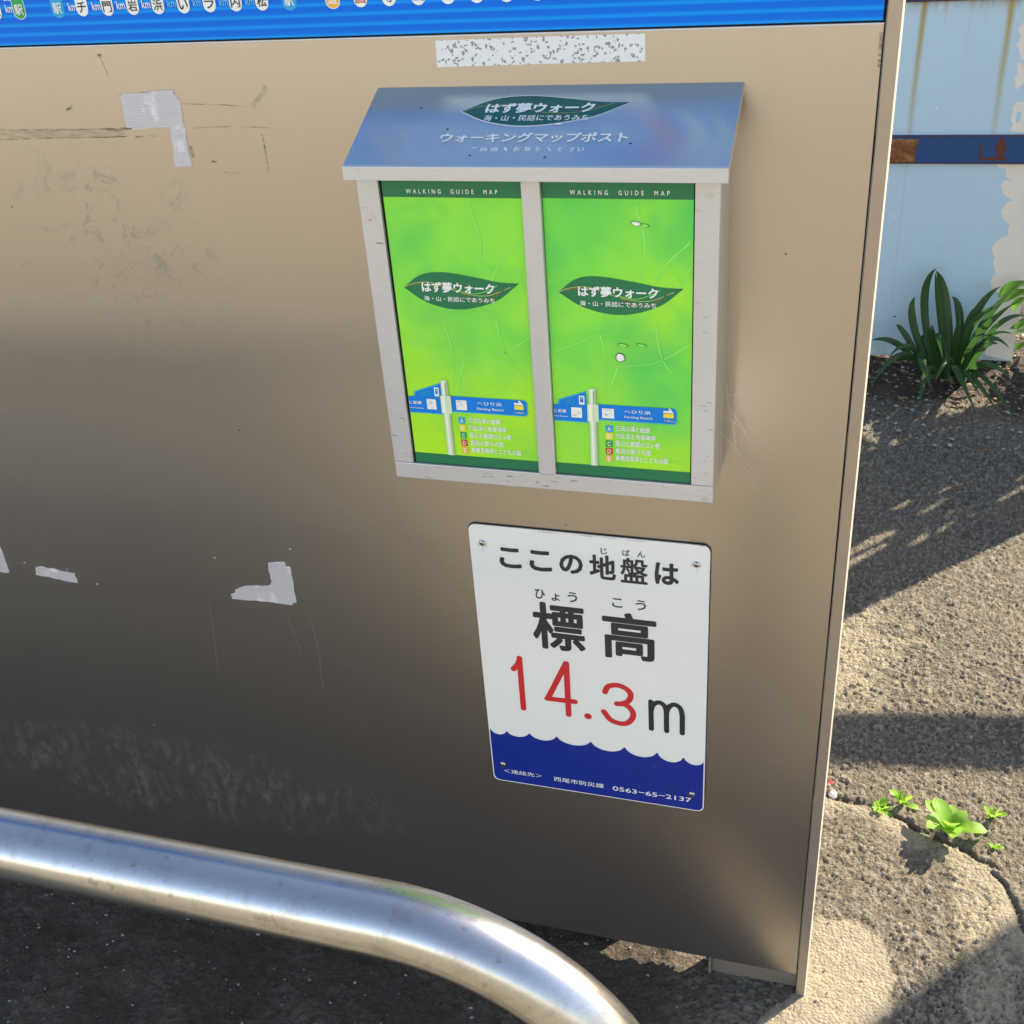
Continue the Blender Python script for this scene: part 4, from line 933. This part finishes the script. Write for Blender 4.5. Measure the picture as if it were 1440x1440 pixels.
a0, b0 = w7(1150, 880); poly(WF, [w7(1150, 900), w7(1175, 860), w7(1200, 880), w7(1190, 930), w7(1160, 960)], .0010, M_wall, wl, 'paint_flake')
for u, v, r in ((1257, 304, .004), (1317, 152, .004)):
    a, b = WF.at(u, v); poly(WF, [(a+r*math.cos(k*.785), b+r*math.sin(k*.785)) for k in range(8)], .0015, M_letterwhite, wl, 'bolt_head', thick=.002)
a, b = WF.at(1258, 445); poly(WF, [(a+.006*math.cos(k*.785), b+.002*math.sin(k*.785)) for k in range(8)], .0005, M_rustdk, wl, 'rust_spot')

# ------------------------------------------------------------------ plants
def strap(bm, base, ctrl, tip, wd, seg=12, side=None, fold=.25):
    base, ctrl, tip = Vector(base), Vector(ctrl), Vector(tip); prev = None
    for i in range(seg+1):
        t = i/seg; p = base*(1-t)**2+ctrl*2*t*(1-t)+tip*t*t
        d = ((ctrl-base)*(1-t)+(tip-ctrl)*t).normalized()
        s = side if side is not None else d.cross(Vector((0, 1, -.45)))
        if s.length < .15: s = Vector((1, 0, 0))
        s = (s-d*s.dot(d)).normalized(); up = s.cross(d).normalized()
        ww = wd*(.62+.38*math.sin(min(1, t*1.7)*math.pi/2))*(1-max(0, (t-.55)/.45)**1.8)+.0003
        r = [bm.verts.new(p+s*ww/2+up*ww*fold), bm.verts.new(p), bm.verts.new(p-s*ww/2+up*ww*fold)]
        if prev:
            for k in range(2): bm.faces.new((prev[k], prev[k+1], r[k+1], r[k]))
        prev = r
PB = Vector((.282, 2.215, .0))
plant = empty('strap_leaf_plant', PB, label='dark green clump of long strap leaves growing at the foot of the blue wall', cat='plant')
def V(u, v, y): return aty(u, v, y)
leaves = [  # tip (u, v, y), middle (u, v, y), width, base shift
    ((1317, 377, 2.24), (1300, 430, 2.24), .026, -.020), ((1316, 381, 2.25), (1331, 430, 2.25), .028, .018), ((1315, 384, 2.22), (1322, 440, 2.22), .020, .004),
    ((1287, 417, 2.24), (1285, 458, 2.23), .024, -.030), ((1260, 457, 2.22), (1276, 475, 2.22), .020, -.04), ((1224, 479, 2.20), (1266, 486, 2.2), .020, -.05),
    ((1223, 546, 2.02), (1268, 500, 2.1), .018, -.05), ((1250, 503, 2.12), (1280, 488, 2.15), .016, -.05), ((1338, 417, 2.28), (1350, 450, 2.27), .024, .03),
    ((1351, 451, 2.20), (1345, 475, 2.2), .018, .02), ((1312, 457, 2.16), (1312, 480, 2.16), .020, 0), ((1408, 402, 2.26), (1368, 450, 2.24), .026, .04),
    ((1433, 400, 2.22), (1378, 462, 2.2), .024, .05), ((1444, 445, 2.18), (1398, 462, 2.18), .016, .05), ((1428, 425, 2.14), (1370, 480, 2.15), .022, .05), ((1400, 428, 2.20), (1360, 470, 2.2), .020, .04),
    ((1420, 490, 2.14), (1384, 480, 2.15), .015, .05), ((1404, 484, 2.16), (1380, 492, 2.15), .018, .05), ((1292, 576, 1.93), (1306, 520, 2.05), .018, -.01), ((1312, 552, 1.98), (1296, 500, 2.08), .022, -.02),
    ((1313, 540, 2.0), (1335, 505, 2.08), .015, .02), ((1373, 582, 1.92), (1342, 515, 2.05), .018, .03), ((1427, 588, 1.90), (1376, 525, 2.04), .016, .05), ((1404, 582, 1.93), (1366, 530, 2.05), .015, .04),
    ((1421, 531, 2.06), (1380, 512, 2.1), .018, .05), ((1390, 470, 2.28), (1362, 490, 2.25), .02, .04), ((1326, 505, 2.06), (1318, 470, 2.12), .018, .0), ((1380, 560, 1.98), (1352, 520, 2.06), .014, .03),
    ((1240, 520, 2.1), (1275, 498, 2.14), .014, -.04), ((1300, 470, 2.25), (1298, 490, 2.24), .018, -.02), ((1425, 470, 2.2), (1385, 478, 2.2), .014, .05), ((1376, 430, 2.28), (1358, 462, 2.26), .018, .035)]
for (tp_, md, wd, bs) in leaves:
    T = V(*tp_); Mi = V(*md); b0 = PB+Vector((bs, random.uniform(-.02, .02), .0)); b0.z = gz(b0.x, b0.y)-.004
    T.z = max(T.z, .012); ctrl = Mi*2-(b0+T)/2; ctrl.z = max(ctrl.z, .01)
    bm = bmesh.new(); strap(bm, b0, ctrl, T, wd*random.uniform(.80, 1.05), fold=.16); obj('leaf', bm, M_strap, plant, smooth=True)

def oval(bm, base, direction, up, ln, wd, seg=6, droop=.2):
    base = Vector(base); d = Vector(direction).normalized(); s = d.cross(Vector(up)).normalized(); u = s.cross(d).normalized(); prev = None
    for i in range(seg+1):
        t = i/seg; p = base+d*ln*t+u*(.25*ln*math.sin(t*math.pi*.7)-droop*ln*t*t)
        w_ = wd*((.16+.84*(t/.62)**1.3) if t < .62 else math.sqrt(max(0, 1-((t-.62)/.38)**2.4)))+.0002
        r = [bm.verts.new(p+s*w_/2+u*w_*.12), bm.verts.new(p), bm.verts.new(p-s*w_/2+u*w_*.12)]
        if prev:
            for k in range(2): bm.faces.new((prev[k], prev[k+1], r[k+1], r[k]))
        prev = r
def weed(u, v, label, name, rosette, blades, ln, group='small weeds growing in the pavement crack'):
    x, y = gnd(u, v); z = gz(x, y)-.004
    e = empty(name, (x, y, z), label=label, cat='weed', group=group); rnd = random.Random(int(u))
    for k in range(rosette):
        a = k*2.4+rnd.uniform(-.3, .3); el = rad(rnd.uniform(8, 58)); l_ = ln*rnd.uniform(.7, 1.1)
        bm = bmesh.new(); oval(bm, (x, y, z), (math.cos(a)*math.cos(el), math.sin(a)*math.cos(el), math.sin(el)), (0, 0, 1), l_, l_*.42, 9)
        obj('leaf', bm, M_weed, e, smooth=True)
    for k in range(blades):
        a = rnd.uniform(0, 6.28); l_ = ln*rnd.uniform(.6, 1.2); T = Vector((x+math.cos(a)*l_*.45, y+math.sin(a)*l_*.45, z+l_*.8))
        bm = bmesh.new(); strap(bm, (x+rnd.uniform(-.006, .006), y+rnd.uniform(-.004, .004), z), ((x+T.x)/2, (y+T.y)/2, z+l_*.6), T, ln*.10, 6); obj('leaf', bm, M_weed, e, smooth=True)
weed(1334, 1172, 'bright green broad-leaved rosette weed, the largest in the pavement crack', 'rosette_weed', 17, 0, .062)
weed(1240, 1136, 'low tufted green weed left of the large rosette, nearest the post', 'crack_weed', 12, 10, .027)
weed(1268, 1130, 'upright grassy green weed between the low tuft and the large rosette', 'crack_weed', 4, 12, .034)
weed(1396, 1150, 'tiny thin-stemmed seedling to the right of the large rosette', 'crack_weed', 3, 8, .030)
weed(1399, 1192, 'smallest star-shaped seedling below the thin-stemmed one', 'crack_weed', 5, 6, .015)

# bright shrub beyond the wall's end (its shade falls across the asphalt)
rnd = random.Random(5)
sh = empty('leafy_shrub', (.92, 2.42, 0), label='sunlit bright green leafy shrub beyond the right end of the blue wall', cat='shrub')
for k in range(6):
    a = k*1.05; bm = bmesh.new(); tube(bm, smooth_line([(.92+.02*math.cos(a), 2.42+.02*math.sin(a), -.01), (.92+.12*math.cos(a), 2.42+.08*math.sin(a), .5), (.92+.22*math.cos(a), 2.42+.12*math.sin(a), 1.15)], 5), .009, 6, .003)
    obj('stem', bm, M_wood, sh)
def lowleaf(bm, p, ln, wd):
    a = rnd.uniform(0, 6.28); e = rnd.uniform(-.5, .9); oval(bm, p, (math.cos(a)*math.cos(e), math.sin(a)*math.cos(e), math.sin(e)), (0, 0, 1), ln, wd, 4)
bm = bmesh.new()
for k in range(3200):
    z = rnd.uniform(.02, 1.35); wdt = (.33 if z < .75 else .27)
    x = .92+rnd.gauss(0, 1)*wdt*.55; y = 2.42+rnd.gauss(0, .10)
    c_ = x-.9*y
    if x > 1.42 or x < .56 or y > 2.8 or c_ > -.93 or c_ < -1.46: continue
    if -1.27 < c_ < -.93 and z > .45 and rnd.random() < .72: continue
    if -1.27 < c_ < -.93 and z > .42:
        if rnd.random() < .80: continue
        a = rnd.uniform(-.5, .5); L = rnd.uniform(.22, .42); strap(bm, (x, y, z-.15), (x+a*.1, y-.03, z+L*.4), (x+a*.5, y-.08, z+L*.8), rnd.uniform(.018, .032), 6); continue
    lowleaf(bm, (x, y, z), rnd.uniform(.09, .17), rnd.uniform(.025, .045))
fol = obj('foliage', bm, M_shrub, sh, smooth=True); fol['kind'] = 'stuff'
def broad(u, v, y, dirv, ln, wd):
    bm = bmesh.new(); oval(bm, aty(u, v, y), dirv, (0, -.3, 1), ln, wd, 7); obj('leaf', bm, M_shrub, sh, smooth=True)
for a in ((1462, 398, 2.27, (-.9, 0, -.42), .115, .045), (1466, 412, 2.26, (-.9, .1, -.35), .11, .042), (1458, 425, 2.28, (-.9, .1, -.2), .07, .03), (1460, 468, 2.29, (-.9, .0, .1), .08, .03), (1455, 485, 2.28, (-.8, 0, -.3), .06, .025), (1452, 415, 2.30, (-.6, 0, -.7), .07, .03), (1456, 455, 2.27, (-.8, 0, -.3), .06, .03), (1448, 478, 2.25, (-.8, .2, .3), .05, .02)): broad(*a)

# leaf litter and small stones at the foot of the wall; loose gravel on the asphalt
def bit(bm, x, y, z, s, flat):
    n = rnd.choice((5, 6)); a0 = rnd.uniform(0, 6); c = Vector((x, y, z+s*flat)); tl = Vector((rnd.uniform(-.5, .5), rnd.uniform(-.5, .5), 0))
    ring = []
    for k in range(n):
        a = a0+k*6.283/n; r = s*rnd.uniform(.6, 1.1); q = Vector((math.cos(a)*r, math.sin(a)*r*rnd.uniform(.5, 1), 0)); q.z = q.dot(tl)*.6; ring.append(bm.verts.new(c+q))
    t = bm.verts.new(c+Vector((s*.2*rnd.uniform(-1, 1), 0, s*flat))); b_ = bm.verts.new(c-Vector((0, 0, s*flat)))
    for k in range(n): bm.faces.new((ring[k], ring[(k+1) % n], t)); bm.faces.new((ring[(k+1) % n], ring[k], b_))
def scatter(name, n, xr_, yr_, s0, s1, flat, mat, dens=None):
    X = np.array([rnd.uniform(*xr_) for _ in range(n)]); Y = np.array([rnd.uniform(*yr_) for _ in range(n)]); Z = hgt(X, Y); bm = bmesh.new()
    for x, y, z in zip(X, Y, Z):
        if dens and rnd.random() > dens(x, y): continue
        bit(bm, x, y, z, s0+(s1-s0)*rnd.random()**2.5, flat)
    o = obj(name, bm, mat); tag(o, kind='stuff'); return o
tag(scatter('leaf_litter', 2600, (.0, .95), (1.95, 2.85), .003, .013, .10, M_litter, lambda x, y: min(1, .2+(y-1.95)*2.2+(.8 if x > .38 and y > 2.1 else 0))), 'brown dry leaf litter and bits of twig at the foot of the blue wall', 'leaf litter')
tag(scatter('soil_stones', 700, (.0, .95), (1.75, 2.8), .003, .010, .55, M_stone), 'small pale stones in the soil along the blue wall', 'stones')
tag(scatter('loose_gravel', 900, (-1.7, .1), (-.5, .03), .0010, .0042, .6, M_stone), 'loose grey gravel in the shade under the guard rail', 'gravel')
tag(scatter('scattered_grit', 700, (.0, .62), (-.1, 1.8), .0010, .0036, .6, M_stone), 'fine pale grit scattered over the asphalt right of the board', 'grit')
def petal(u, v, s, label, name='red_petal'):
    x, y = gnd(u, v); bm = bmesh.new(); oval(bm, (x, y, gz(x, y)+.004), (.9, .1, .35), (0, 0, 1), s, s*.35, 5); tag(obj(name, bm, M_redleaf, smooth=True), label, 'petal')
petal(1158, 1106, .020, 'red petal lying beside the post near the pavement crack'); petal(1383, 634, .014, 'small red petal lying in the shade near the strap-leaf plant')

x, y = gnd(1171, 1118); bm = bmesh.new(); bmesh.ops.create_icosphere(bm, subdivisions=2, radius=.0075)
for v in bm.verts: v.co = Vector((x, y, gz(x, y)+.003))+v.co*(1+.25*math.sin(v.co.x*700)*math.cos(v.co.y*600+v.co.z*500))*Vector((1, 1, .75)).length/1.6
tag(obj('pebble', bm, M_peel, smooth=True), 'pale rough pebble beside the post at the end of the pavement crack', 'pebble')

# ------------------------------------------------------------------ unseen fence added off to the right, shaped to shade the asphalt
fe = empty('shadow_fence', (1.0, 2.0, 0), rad(8.5), label='unseen wooden fence added to cast shadows, with lone post, one rail and upright boards', cat='fence')
RM = Matrix.Translation((1.0, 2.0, 0)) @ Matrix.Rotation(rad(8.5), 4, 'Z')
def fpart(name, x0, x1, y0, y1, z0, z1):
    b = bmesh.new(); bx(b, x0, x1, y0, y1, z0, z1, .003); b.transform(RM); return obj(name, b, M_wood, fe)
fpart('post', -.172, -.026, -.012, .012, -.03, 1.35)
fpart('rail', -.025, 1.0995, -.012, .012, 1.093, 1.209)
for k in range(7): fpart('board', 1.100+k*.141, 1.100+k*.141+.139, -.011, .011, -.02, 2.05)
